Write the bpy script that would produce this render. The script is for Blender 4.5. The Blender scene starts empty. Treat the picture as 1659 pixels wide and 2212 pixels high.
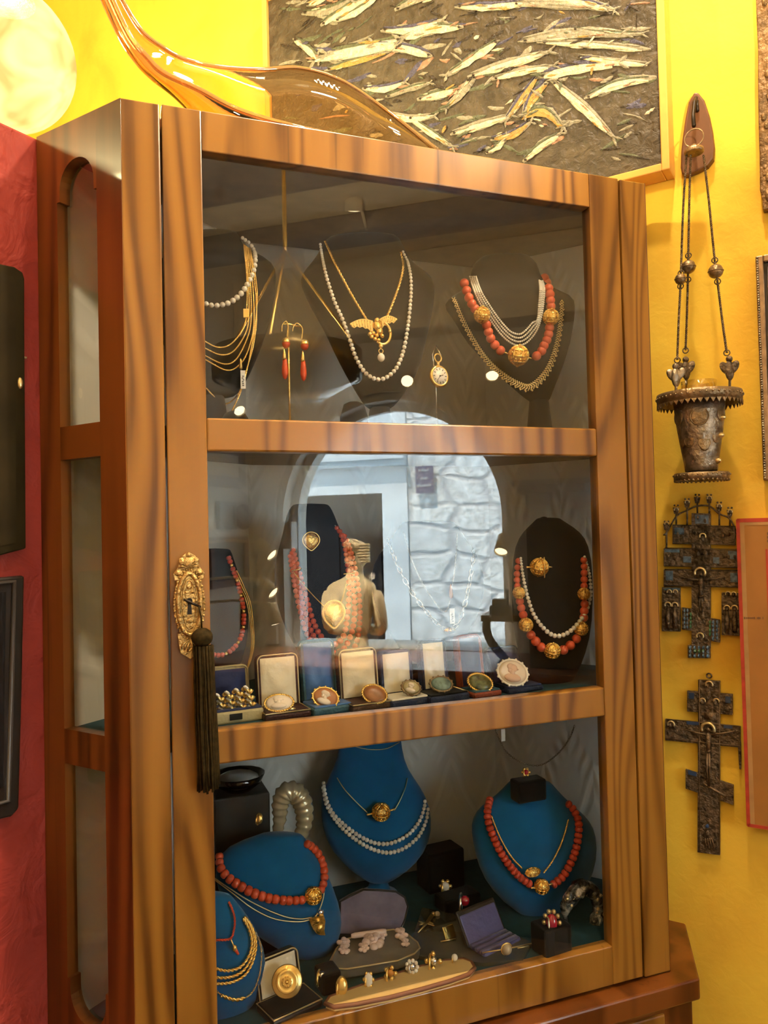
import bpy, bmesh, math, random
from mathutils import Vector, Matrix
from mathutils.bvhtree import BVHTree
random.seed(7)
SC = bpy.context.scene
COL = SC.collection
H = 1.55                                   # eye height above the shop floor (cabinet door plane is y = 0, floor is z = 0)

# ------------------------------------------------------------------ camera
FPX, YAW, PITCH, ROLL = 1661.0, -.3535, .0243, -.0239
CAM = Vector((-.131, -1.0117, -.0024 + H))
_f = Vector((-math.sin(YAW) * math.cos(PITCH), math.cos(YAW) * math.cos(PITCH), math.sin(PITCH)))
_r = _f.cross(Vector((0, 0, 1))).normalized()
_u = _r.cross(_f)
CR = math.cos(ROLL) * _r + math.sin(ROLL) * _u
CU = -math.sin(ROLL) * _r + math.cos(ROLL) * _u
cd = bpy.data.cameras.new('camera')
cam = bpy.data.objects.new('camera', cd)
COL.objects.link(cam)
cd.sensor_fit = 'VERTICAL'
cd.sensor_height = 36.0
cd.lens = 36.0 * FPX / 2212.0
cd.clip_start = .02
cam.matrix_world = Matrix(((CR.x, CU.x, -_f.x, CAM.x), (CR.y, CU.y, -_f.y, CAM.y), (CR.z, CU.z, -_f.z, CAM.z), (0, 0, 0, 1)))
SC.camera = cam

# ------------------------------------------------------------------ exposure, world, lights
SC.view_settings.view_transform = 'Standard'
SC.view_settings.look = 'None'
SC.view_settings.gamma = 1.0
SC.view_settings.use_curve_mapping = False
SC.view_settings.exposure = 0.0
SC.cycles.use_denoising = True
SC.cycles.transparent_max_bounces = 24
SC.cycles.max_bounces = 10
SC.cycles.glossy_bounces = 5
SC.cycles.transmission_bounces = 8
SC.cycles.sample_clamp_indirect = 60.0
SC.cycles.caustics_reflective = False
SC.cycles.caustics_refractive = False
W = bpy.data.worlds.new('sky')
SC.world = W
W.use_nodes = True
W.node_tree.nodes['Background'].inputs[0].default_value = (.50, .74, 1.0, 1)
W.node_tree.nodes['Background'].inputs[1].default_value = 29.0

# room frame: a runs along the red partition (towards the yellow wall), b along the yellow wall (towards the street window)
TH = .9046
DR = Vector((math.sin(TH), math.cos(TH), 0))
DN = Vector((math.cos(TH), -math.sin(TH), 0))
def R(a, b, z): return DR * a + DN * b + Vector((0, 0, z + H))
A_Y, B_RED, B_ARCH, A_LEFT, B_BACK, Z_CEIL, Z_HIGH = .724, -.235, 2.524, -1.25, -1.9, 1.233, 2.05

def light(name, kind, loc, power, col, size=.05, target=None, spot=None):
    l = bpy.data.lights.new(name, kind)
    l.energy = power
    l.color = col
    if kind == 'AREA':
        l.shape = 'DISK'
        l.size = size
    elif kind == 'SUN':
        l.angle = .02
    else:
        l.shadow_soft_size = size
    if spot:
        l.spot_size = spot
        l.spot_blend = .6
    o = bpy.data.objects.new(name, l)
    COL.objects.link(o)
    o.location = loc
    if target is not None:
        o.rotation_euler = (Vector(target) - Vector(loc)).to_track_quat('-Z', 'Y').to_euler()
    return o
WARM = (1.0, .76, .45)
WARM2 = (1.0, .80, .55)
light('sunlight', 'SUN', R(0, 0, 6), 66, (1.0, .95, .88), target=R(.25, .6, 4.6))
SPOTS = [(.35, .55, 9, (.30, -.05, .3)), (-.80, .72, 4, (-.2, -.2, .0)), (.10, .60, 25, (.72, .45, .1))]
def zceil(b): return Z_CEIL if b > .88 else Z_HIGH
for i, (a, b, p, t) in enumerate(SPOTS):
    light('ceiling_spot_light', 'AREA', R(a, b, zceil(b) - .115), p, WARM2, .09, target=R(*t))

# ------------------------------------------------------------------ pixel -> place helpers (photo pixels, 1659 x 2212)
def ray(px, py): return (_f + CR * ((px - 829.5) / FPX) - CU * ((py - 1106) / FPX)).normalized()
def plane(px, py, p, n):
    d = ray(px, py)
    return CAM + d * ((Vector(p) - CAM).dot(n) / d.dot(n))
def at(px, py, y): return plane(px, py, (0, y, 0), Vector((0, 1, 0)))
def on(px, py, z): return plane(px, py, (0, 0, z + H), Vector((0, 0, 1)))
def aw(px, py, off=0): return plane(px, py, DR * (A_Y - off), DR)
def ar(px, py, off=0): return plane(px, py, DN * (B_RED + off), DN)
def refl(px, py, b):                       # where something seen mirrored in the door glass stands
    d = ray(px, py); d = Vector((d.x, -d.y, d.z)); c = Vector((CAM.x, -CAM.y, CAM.z))
    return c + d * ((b - c.dot(DN)) / d.dot(DN))
def refl_left(px, py, a=A_LEFT):
    d = ray(px, py); d = Vector((d.x, -d.y, d.z)); c = Vector((CAM.x, -CAM.y, CAM.z))
    return c + d * ((a - c.dot(DR)) / d.dot(DR))
def dist(p): return (Vector(p) - CAM).dot(_f)
def m_px(n, p): return n / FPX * dist(p)   # n pixels at point p, in metres

# ------------------------------------------------------------------ materials
MATS = {}
def new_mat(name):
    m = bpy.data.materials.new(name)
    m.use_nodes = True
    nt = m.node_tree
    return m, nt, nt.nodes['Principled BSDF'], nt.nodes['Material Output']
def N(nt, t, **kw):
    n = nt.nodes.new(t)
    for k, v in kw.items():
        if k.startswith('i_'):
            n.inputs[k[2:].replace('_', ' ')].default_value = v
        else:
            setattr(n, k, v)
    return n
def ramp(nt, stops):
    r = nt.nodes.new('ShaderNodeValToRGB')
    e = r.color_ramp.elements
    while len(e) < len(stops): e.new(.5)
    for i, (p, c) in enumerate(stops):
        e[i].position = p
        e[i].color = (*c, 1) if len(c) == 3 else c
    return r
def plain(name, col, rough=.5, metal=0, coat=0, sheen=0, noise=0, nscale=40, bump=0, bscale=60, trans=0, ior=1.45, emit=None, spec=.5):
    if name in MATS: return MATS[name]
    m, nt, b, out = new_mat(name)
    b.inputs['Base Color'].default_value = (*col, 1)
    b.inputs['Roughness'].default_value = rough
    b.inputs['Metallic'].default_value = metal
    b.inputs['Coat Weight'].default_value = coat
    b.inputs['Sheen Weight'].default_value = sheen
    b.inputs['Specular IOR Level'].default_value = spec
    b.inputs['IOR'].default_value = ior
    b.inputs['Transmission Weight'].default_value = trans
    L = nt.links
    if emit:
        b.inputs['Emission Color'].default_value = (*emit[0], 1)
        b.inputs['Emission Strength'].default_value = emit[1]
    geo = N(nt, 'ShaderNodeNewGeometry')
    if noise:
        n = N(nt, 'ShaderNodeTexNoise', i_Scale=nscale, i_Detail=4.0)
        L.new(geo.outputs['Position'], n.inputs['Vector'])
        r = ramp(nt, [(.25, tuple(c * (1 - noise) for c in col)), (.75, tuple(min(1, c * (1 + noise)) for c in col))])
        L.new(n.outputs['Fac'], r.inputs['Fac'])
        L.new(r.outputs['Color'], b.inputs['Base Color'])
    if bump:
        n = N(nt, 'ShaderNodeTexNoise', i_Scale=bscale, i_Detail=5.0)
        L.new(geo.outputs['Position'], n.inputs['Vector'])
        bp = N(nt, 'ShaderNodeBump', i_Strength=bump, i_Distance=.01)
        L.new(n.outputs['Fac'], bp.inputs['Height'])
        L.new(bp.outputs['Normal'], b.inputs['Normal'])
    MATS[name] = m
    return m

def wood(name, lo, mid, hi, rough=.22, coat=.35, sx=8.0, sz=.8, rings=10.0):
    m, nt, b, out = new_mat(name)
    L = nt.links
    geo = N(nt, 'ShaderNodeNewGeometry')
    att = N(nt, 'ShaderNodeAttribute', attribute_name='gs')
    off = N(nt, 'ShaderNodeVectorMath', operation='ADD')
    L.new(geo.outputs['Position'], off.inputs[0]); L.new(att.outputs['Vector'], off.inputs[1])
    sc = N(nt, 'ShaderNodeVectorMath', operation='MULTIPLY'); sc.inputs[1].default_value = (sx, sx, sz)
    L.new(off.outputs[0], sc.inputs[0])
    n1 = N(nt, 'ShaderNodeTexNoise', i_Scale=1.0, i_Detail=1.5, i_Distortion=.5)
    L.new(sc.outputs[0], n1.inputs['Vector'])
    mu = N(nt, 'ShaderNodeMath', operation='MULTIPLY'); mu.inputs[1].default_value = rings * 6.283
    L.new(n1.outputs['Fac'], mu.inputs[0])
    si = N(nt, 'ShaderNodeMath', operation='SINE'); L.new(mu.outputs[0], si.inputs[0])
    mr = N(nt, 'ShaderNodeMapRange'); mr.inputs[1].default_value = -1; mr.inputs[2].default_value = 1
    L.new(si.outputs[0], mr.inputs[0])
    sc2 = N(nt, 'ShaderNodeVectorMath', operation='MULTIPLY'); sc2.inputs[1].default_value = (70, 70, 2.2)
    L.new(off.outputs[0], sc2.inputs[0])
    n2 = N(nt, 'ShaderNodeTexNoise', i_Scale=1.0, i_Detail=5.0, i_Distortion=.2)
    L.new(sc2.outputs[0], n2.inputs['Vector'])
    sc3 = N(nt, 'ShaderNodeVectorMath', operation='MULTIPLY'); sc3.inputs[1].default_value = (6, 6, 3)
    L.new(off.outputs[0], sc3.inputs[0])
    n3 = N(nt, 'ShaderNodeTexNoise', i_Scale=1.0, i_Detail=3.0)
    L.new(sc3.outputs[0], n3.inputs['Vector'])
    # grain value = mostly rings, softened by fibre noise and broad figure
    a1 = N(nt, 'ShaderNodeMath', operation='MULTIPLY'); a1.inputs[1].default_value = .50; L.new(mr.outputs[0], a1.inputs[0])
    a2 = N(nt, 'ShaderNodeMath', operation='MULTIPLY_ADD'); a2.inputs[1].default_value = .30; L.new(n2.outputs['Fac'], a2.inputs[0]); L.new(a1.outputs[0], a2.inputs[2])
    a3 = N(nt, 'ShaderNodeMath', operation='MULTIPLY_ADD'); a3.inputs[1].default_value = .50; L.new(n3.outputs['Fac'], a3.inputs[0]); L.new(a2.outputs[0], a3.inputs[2])
    r = ramp(nt, [(.34, lo), (.52, mid), (.86, hi)])
    L.new(a3.outputs[0], r.inputs['Fac'])
    # occasional dark streaks
    sc4 = N(nt, 'ShaderNodeVectorMath', operation='MULTIPLY'); sc4.inputs[1].default_value = (48, 48, .9)
    L.new(off.outputs[0], sc4.inputs[0])
    n4 = N(nt, 'ShaderNodeTexNoise', i_Scale=1.0, i_Detail=2.0, i_Distortion=.4)
    L.new(sc4.outputs[0], n4.inputs['Vector'])
    st = ramp(nt, [(.66, (0, 0, 0)), (.72, (1, 1, 1))]); L.new(n4.outputs['Fac'], st.inputs['Fac'])
    mf = N(nt, 'ShaderNodeMath', operation='MULTIPLY'); mf.inputs[1].default_value = .55; L.new(st.outputs['Color'], mf.inputs[0])
    mx = N(nt, 'ShaderNodeMix', data_type='RGBA'); L.new(mf.outputs[0], mx.inputs[0]); L.new(r.outputs['Color'], mx.inputs[6])
    mx.inputs[7].default_value = (*tuple(c * .32 for c in lo), 1)
    L.new(mx.outputs[2], b.inputs['Base Color'])
    b.inputs['Roughness'].default_value = rough
    b.inputs['Coat Weight'].default_value = coat
    b.inputs['Coat Roughness'].default_value = .07
    MATS[name] = m
    return m
def ramp_noise(name, stops, scale, detail=5, dist=0, rough=.8, bump=0, bscale=None, bdist=.01, rough_metal=0, stretch=(1, 1, 1), spec=.3):
    m, nt, b, out = new_mat(name)
    L = nt.links
    geo = N(nt, 'ShaderNodeNewGeometry')
    mp = N(nt, 'ShaderNodeVectorMath', operation='MULTIPLY'); mp.inputs[1].default_value = stretch
    L.new(geo.outputs['Position'], mp.inputs[0])
    n = N(nt, 'ShaderNodeTexNoise', i_Scale=scale, i_Detail=float(detail), i_Distortion=dist)
    L.new(mp.outputs[0], n.inputs['Vector'])
    r = ramp(nt, stops); L.new(n.outputs['Fac'], r.inputs['Fac']); L.new(r.outputs['Color'], b.inputs['Base Color'])
    b.inputs['Roughness'].default_value = rough
    b.inputs['Metallic'].default_value = rough_metal
    b.inputs['Specular IOR Level'].default_value = spec
    if bump:
        n2 = N(nt, 'ShaderNodeTexNoise', i_Scale=bscale or scale, i_Detail=4.0, i_Distortion=.6)
        L.new(geo.outputs['Position'], n2.inputs['Vector'])
        bp = N(nt, 'ShaderNodeBump', i_Strength=bump, i_Distance=bdist)
        L.new(n2.outputs['Fac'], bp.inputs['Height']); L.new(bp.outputs['Normal'], b.inputs['Normal'])
    MATS[name] = m
    return m

M_WOOD = wood('walnut_veneer', (.105, .038, .0055), (.212, .092, .013), (.30, .138, .022), rough=.30, coat=.22)
M_WOODR = wood('walnut_solid', (.065, .017, .003), (.125, .036, .006), (.185, .058, .011), rough=.3, coat=.2, rings=5)
M_WOODIN = plain('wood_inside', (.10, .048, .018), .6, noise=.3, nscale=30)
M_YELLOW = ramp_noise('yellow_plaster', [(.28, (.74, .42, .040)), (.5, (.86, .54, .052)), (.75, (.92, .63, .065))], 5, 6, .5, .75, bump=.10, bscale=50)
M_RED = ramp_noise('red_plaster', [(.3, (.255, .031, .022)), (.7, (.32, .043, .029))], 9, 5, .3, .6, bump=.9, bscale=18, bdist=.012, spec=.2)
M_WHITE = ramp_noise('white_plaster', [(.3, (.62, .58, .50)), (.7, (.72, .68, .60))], 5, 5, 0, .8, bump=.1, bscale=60)
M_CEIL = ramp_noise('ceiling_paint', [(.3, (.66, .58, .42)), (.7, (.72, .64, .48))], 4, 4, 0, .85)
M_BEAM = plain('beam_paint', (.28, .25, .22), .7, noise=.1, nscale=8)
M_FLOOR = ramp_noise('floor_boards', [(.3, (.14, .075, .035)), (.7, (.22, .12, .055))], 6, 5, 0, .45, stretch=(1, 8, 1))
M_SILL = plain('counter_wood', (.32, .13, .06), .35, coat=.3, noise=.2, nscale=14)
M_DARK = plain('dark_wood', (.03, .022, .016), .5, noise=.3, nscale=20)
M_GREYCAB = plain('grey_painted_wood', (.17, .15, .135), .6, noise=.1)
M_STREETW = ramp_noise('street_plaster', [(.3, (.46, .46, .44)), (.7, (.60, .60, .57))], 5, 6, .4, .9, bump=.2, bscale=30)
M_SDOOR = plain('street_door', (.007, .007, .008), .6, spec=.1)
M_GOLD = plain('gold', (1.0, .70, .24), .27, .78, bump=.0)
M_GOLDT = plain('gold_worked', (1.0, .68, .20), .20, .92, bump=.2, bscale=260)
M_BRASS = plain('aged_brass', (.50, .35, .14), .36, .9, bump=.5, bscale=180, noise=.25, nscale=70)
M_SILVER = plain('silver', (.80, .78, .74), .25, 1.0)
M_PEARL = plain('pearl', (.92, .86, .77), .18, 0, coat=.6, sheen=.2)
M_PEARLG = plain('grey_pearl', (.84, .79, .71), .2, 0, coat=.6)
M_CORAL = plain('coral', (.72, .105, .042), .32, 0, coat=.3, noise=.18, nscale=90)
M_CORALD = plain('dark_coral', (.62, .075, .035), .36, 0, coat=.2, noise=.2, nscale=90)
M_BLACKV = plain('black_velvet', (.012, .011, .011), .9, sheen=.12, spec=.1)
M_BLUEV = plain('blue_velvet', (.006, .115, .29), .85, sheen=.25, noise=.12, nscale=30, spec=.15)
M_TEAL = plain('teal_cloth', (.006, .06, .085), .9, sheen=.1, noise=.2, nscale=60)
M_SATIN = plain('cream_satin', (.80, .70, .50), .34, sheen=.3, bump=.5, bscale=26)
M_SATINW = plain('white_satin', (.82, .76, .62), .36, sheen=.3, bump=.4, bscale=24)
M_NAVY = plain('navy_velvet', (.012, .022, .10), .7, sheen=.15, bump=.4, bscale=30)
M_BLUES = plain('blue_satin', (.055, .15, .40), .42, sheen=.2, bump=.5, bscale=28)
M_NAVYL = plain('navy_leather', (.02, .03, .075), .45, bump=.3, bscale=300)
M_BLUEL = plain('blue_leather', (.05, .13, .19), .45, bump=.3, bscale=300)
M_MAROON = plain('maroon_leather', (.045, .012, .012), .42, bump=.3, bscale=300)
M_BROWNL = plain('brown_leather', (.08, .038, .018), .42, bump=.4, bscale=260)
M_CREAML = plain('cream_leather', (.50, .42, .22), .5, bump=.25, bscale=240)
M_RUST = plain('rust_leather', (.32, .07, .03), .45, bump=.3, bscale=260)
M_TRIM = plain('gilt_trim', (.62, .50, .28), .4, .5)
M_CAMEO = plain('cameo_white', (.84, .72, .60), .35)
M_CAMEOB = plain('cameo_brown', (.45, .19, .08), .35)
M_AGATE = plain('brown_agate', (.30, .12, .045), .3, coat=.3, noise=.4, nscale=60)
M_MOSA = plain('mosaic_teal', (.20, .30, .26), .4, noise=.7, nscale=150)
M_MOSB = plain('mosaic_green', (.12, .13, .05), .35, coat=.3, noise=.8, nscale=140)
M_RUBY = plain('ruby', (.45, .01, .035), .08, coat=1)
M_AMBER = plain('amber_stone', (.60, .22, .03), .1, coat=1)
M_CRYS = plain('crystal', (.9, .92, .95), .03, trans=1.0, ior=1.6)
M_MIRROR = plain('cut_stone', (.8, .82, .9), .06, 1.0)
M_IVORY = plain('ivory', (.80, .70, .46), .45, noise=.06)
M_PAPER = plain('paper_tag', (.85, .82, .78), .6)
M_INK = plain('ink', (.03, .03, .03), .7)
M_BRONZE = plain('dark_bronze', (.13, .092, .055), .42, .6, bump=.6, bscale=150, noise=.75, nscale=110)
M_BRONZEL = plain('worn_bronze', (.26, .19, .11), .36, .7, bump=.3, bscale=150, noise=.4, nscale=70)
M_OLDSIL = plain('tarnished_silver', (.30, .25, .19), .34, .75, bump=.35, bscale=130, noise=.65, nscale=55)
M_ENAM = plain('blue_enamel', (.085, .135, .19), .3, coat=.3, noise=.75, nscale=170)
M_ENAMG = plain('green_enamel', (.06, .15, .05), .25, coat=.4)
M_HALO = plain('worn_gilt', (.72, .58, .30), .35, .9)
M_PLAQ = plain('plaque_wood', (.125, .050, .018), .5, noise=.25, nscale=18)
M_KRAFT = plain('tan_board', (.36, .155, .030), .55, noise=.12, nscale=14)
M_KRAFTL = plain('tan_board_edge', (.42, .23, .08), .6, noise=.15, nscale=30)
M_REDTRIM = plain('red_edge', (.42, .045, .022), .5, noise=.3, nscale=50)
M_PFRAME = plain('gilded_pine', (.72, .36, .085), .38, coat=.2, noise=.08)
M_PFRAMEB = plain('brown_frame_edge', (.22, .09, .025), .5)
M_BLACKF = plain('black_frame', (.018, .014, .012), .3, coat=.3)
M_OLIVE = plain('dark_icon_board', (.022, .016, .006), .8, spec=.1, noise=.35, nscale=16)
M_TASSEL = plain('olive_tassel', (.032, .022, .008), .9, spec=.1, noise=.5, nscale=160)
M_IRON = plain('dark_iron', (.03, .025, .022), .45, .8)
M_SWIRL = plain('reflection_swirl', (.66, .56, .36), .22, .4, coat=.5)
M_LILAC = plain('lilac_velvet', (.17, .14, .19), .8, sheen=.4, noise=.45, nscale=26)
M_VIOLET = plain('violet_satin', (.10, .10, .27), .4, sheen=.3, bump=.5, bscale=30)
M_GREYV = plain('grey_velvet', (.17, .155, .12), .8, sheen=.3, noise=.2)
M_PINKW = plain('carved_pink_white', (.80, .62, .56), .45)
M_CARD = plain('cream_card', (.72, .52, .22), .5, noise=.06)
M_TAN = plain('dark_tan_wood', (.20, .085, .045), .5)
M_MINER = ramp_noise('silver_mineral', [(.38, (.03, .028, .025)), (.52, (.20, .19, .17)), (.62, (.75, .70, .62))], 60, 3, .5, .25, bump=.8, bscale=90, rough_metal=.6)
M_SHADE = plain('lamp_head', (.80, .72, .55), .5)
M_LIT = plain('lamp_bulb', (1, .9, .7), .5, emit=((1.0, .80, .48), 22.0))

def glass_pane(name, tint=(.93, .94, .93), k=1.0):
    m, nt, b, out = new_mat(name)
    nt.nodes.remove(b)
    L = nt.links
    fr = N(nt, 'ShaderNodeFresnel', i_IOR=1.52)
    geo = N(nt, 'ShaderNodeNewGeometry')
    inv = N(nt, 'ShaderNodeMath', operation='SUBTRACT'); inv.inputs[0].default_value = 1.0
    L.new(geo.outputs['Backfacing'], inv.inputs[1])
    mu = N(nt, 'ShaderNodeMath', operation='MULTIPLY'); mu.inputs[1].default_value = 1.9 * k
    L.new(fr.outputs[0], mu.inputs[0])
    mu2 = N(nt, 'ShaderNodeMath', operation='MULTIPLY', use_clamp=True)
    L.new(mu.outputs[0], mu2.inputs[0]); L.new(inv.outputs[0], mu2.inputs[1])
    tr = N(nt, 'ShaderNodeBsdfTransparent'); tr.inputs[0].default_value = (*tint, 1)
    gl = N(nt, 'ShaderNodeBsdfGlossy'); gl.inputs['Roughness'].default_value = 0.0
    mx = N(nt, 'ShaderNodeMixShader')
    L.new(mu2.outputs[0], mx.inputs[0]); L.new(tr.outputs[0], mx.inputs[1]); L.new(gl.outputs[0], mx.inputs[2])
    L.new(mx.outputs[0], out.inputs['Surface'])
    MATS[name] = m
    return m
M_GLASS = glass_pane('window_glass')

def globe_mat():
    m, nt, b, out = new_mat('alabaster_glow')
    nt.nodes.remove(b)
    L = nt.links
    geo = N(nt, 'ShaderNodeNewGeometry')
    n = N(nt, 'ShaderNodeTexNoise', i_Scale=9.0, i_Detail=2.0, i_Distortion=1.2)
    L.new(geo.outputs['Position'], n.inputs['Vector'])
    r = ramp(nt, [(.36, (.80, .46, .12)), (.47, (1.0, .86, .30)), (.6, (1.0, .92, .42))])
    L.new(n.outputs['Fac'], r.inputs['Fac'])
    em = N(nt, 'ShaderNodeEmission'); em.inputs[1].default_value = 1.5
    L.new(r.outputs['Color'], em.inputs[0])
    tr = N(nt, 'ShaderNodeBsdfTransparent'); tr.inputs[0].default_value = (1, .93, .8, 1)
    mx = N(nt, 'ShaderNodeMixShader'); mx.inputs[0].default_value = .72
    L.new(tr.outputs[0], mx.inputs[1]); L.new(em.outputs[0], mx.inputs[2])
    L.new(mx.outputs[0], out.inputs['Surface'])
    return m
M_GLOBE = globe_mat()

def amber_mat():
    m, nt, b, out = new_mat('amber_glass')
    b.inputs['Base Color'].default_value = (.76, .54, .31, 1)
    b.inputs['Roughness'].default_value = .0
    b.inputs['Transmission Weight'].default_value = 1.0
    b.inputs['IOR'].default_value = 1.5
    return m
M_AMBERG = amber_mat()

def damask_mat():
    m, nt, b, out = new_mat('grey_damask')
    L = nt.links
    tc = N(nt, 'ShaderNodeTexCoord')
    b.inputs['Base Color'].default_value = (.62, .60, .56, 1)
    b.inputs['Roughness'].default_value = .55
    b.inputs['Sheen Weight'].default_value = .2
    uv = N(nt, 'ShaderNodeUVMap')
    # mirrored repeat so that the pattern reads as symmetric leaf motifs
    sep = N(nt, 'ShaderNodeSeparateXYZ'); L.new(uv.outputs[0], sep.inputs[0])
    def mth(op, a, b=None, c=None):
        n = N(nt, 'ShaderNodeMath', operation=op)
        for i, v in enumerate((a, b, c)):
            if v is None: continue
            if isinstance(v, (int, float)): n.inputs[i].default_value = v
            else: L.new(v, n.inputs[i])
        return n.outputs[0]
    xx = mth('PINGPONG', sep.outputs['X'], .055); yy = sep.outputs['Y']
    sway = mth('MULTIPLY', mth('SINE', mth('MULTIPLY', yy, 48.0)), .9)
    veins = mth('SINE', mth('ADD', mth('ADD', mth('MULTIPLY', xx, 230.0), sway), mth('MULTIPLY', yy, -120.0)))
    leaf = mth('SINE', mth('ADD', mth('MULTIPLY', xx, 75.0), mth('MULTIPLY', mth('SINE', mth('MULTIPLY', yy, 28.0)), 2.2)))
    lm = mth('MULTIPLY', mth('ADD', leaf, .35), 1.2)
    ad = mth('MULTIPLY', veins, mth('MAXIMUM', lm, 0.0))
    bp = N(nt, 'ShaderNodeBump', i_Strength=.55, i_Distance=.0012)
    L.new(ad, bp.inputs['Height']); L.new(bp.outputs['Normal'], b.inputs['Normal'])
    r = ramp(nt, [(.1, (.74, .72, .67)), (.9, (.81, .79, .74))]); L.new(ad, r.inputs['Fac']); L.new(r.outputs['Color'], b.inputs['Base Color'])
    return m
M_DAMASK = damask_mat()

def stone_mat():
    m, nt, b, out = new_mat('street_stone')
    L = nt.links
    uv = N(nt, 'ShaderNodeUVMap')
    nz = N(nt, 'ShaderNodeTexNoise', i_Scale=3.2, i_Detail=3.0)
    L.new(uv.outputs[0], nz.inputs['Vector'])
    ds = N(nt, 'ShaderNodeVectorMath', operation='MULTIPLY_ADD'); ds.inputs[1].default_value = (.16, .12, .1)
    L.new(nz.outputs['Color'], ds.inputs[0]); L.new(uv.outputs[0], ds.inputs[2])
    st = N(nt, 'ShaderNodeVectorMath', operation='MULTIPLY'); st.inputs[1].default_value = (3.1, 4.9, 1.0)
    L.new(ds.outputs[0], st.inputs[0])
    vo = N(nt, 'ShaderNodeTexVoronoi', feature='DISTANCE_TO_EDGE', voronoi_dimensions='2D', i_Scale=1.0, i_Randomness=.62); L.new(st.outputs[0], vo.inputs['Vector'])
    vc = N(nt, 'ShaderNodeTexVoronoi', voronoi_dimensions='2D', i_Scale=1.0, i_Randomness=.62); L.new(st.outputs[0], vc.inputs['Vector'])
    n2 = N(nt, 'ShaderNodeTexNoise', i_Scale=13.0, i_Detail=6.0, i_Roughness=.72); L.new(uv.outputs[0], n2.inputs['Vector'])
    mk_ = ramp(nt, [(.03, (0, 0, 0)), (.12, (1, 1, 1))]); L.new(vo.outputs['Distance'], mk_.inputs['Fac'])
    sr = ramp(nt, [(.32, (.42, .40, .36)), (.55, (.66, .64, .59)), (.75, (.80, .78, .73))]); L.new(n2.outputs['Fac'], sr.inputs['Fac'])
    mx = N(nt, 'ShaderNodeMix', data_type='RGBA'); L.new(mk_.outputs['Color'], mx.inputs[0]); mx.inputs[6].default_value = (.47, .45, .42, 1); L.new(sr.outputs['Color'], mx.inputs[7])
    L.new(mx.outputs[2], b.inputs['Base Color'])
    b.inputs['Roughness'].default_value = .9
    h = N(nt, 'ShaderNodeMath', operation='MULTIPLY_ADD'); h.inputs[1].default_value = .6
    L.new(mk_.outputs['Color'], h.inputs[0]); L.new(n2.outputs['Fac'], h.inputs[2])
    bp = N(nt, 'ShaderNodeBump', i_Strength=.6, i_Distance=.05)
    L.new(h.outputs[0], bp.inputs['Height']); L.new(bp.outputs['Normal'], b.inputs['Normal'])
    return m
M_STONE = stone_mat()

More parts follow.
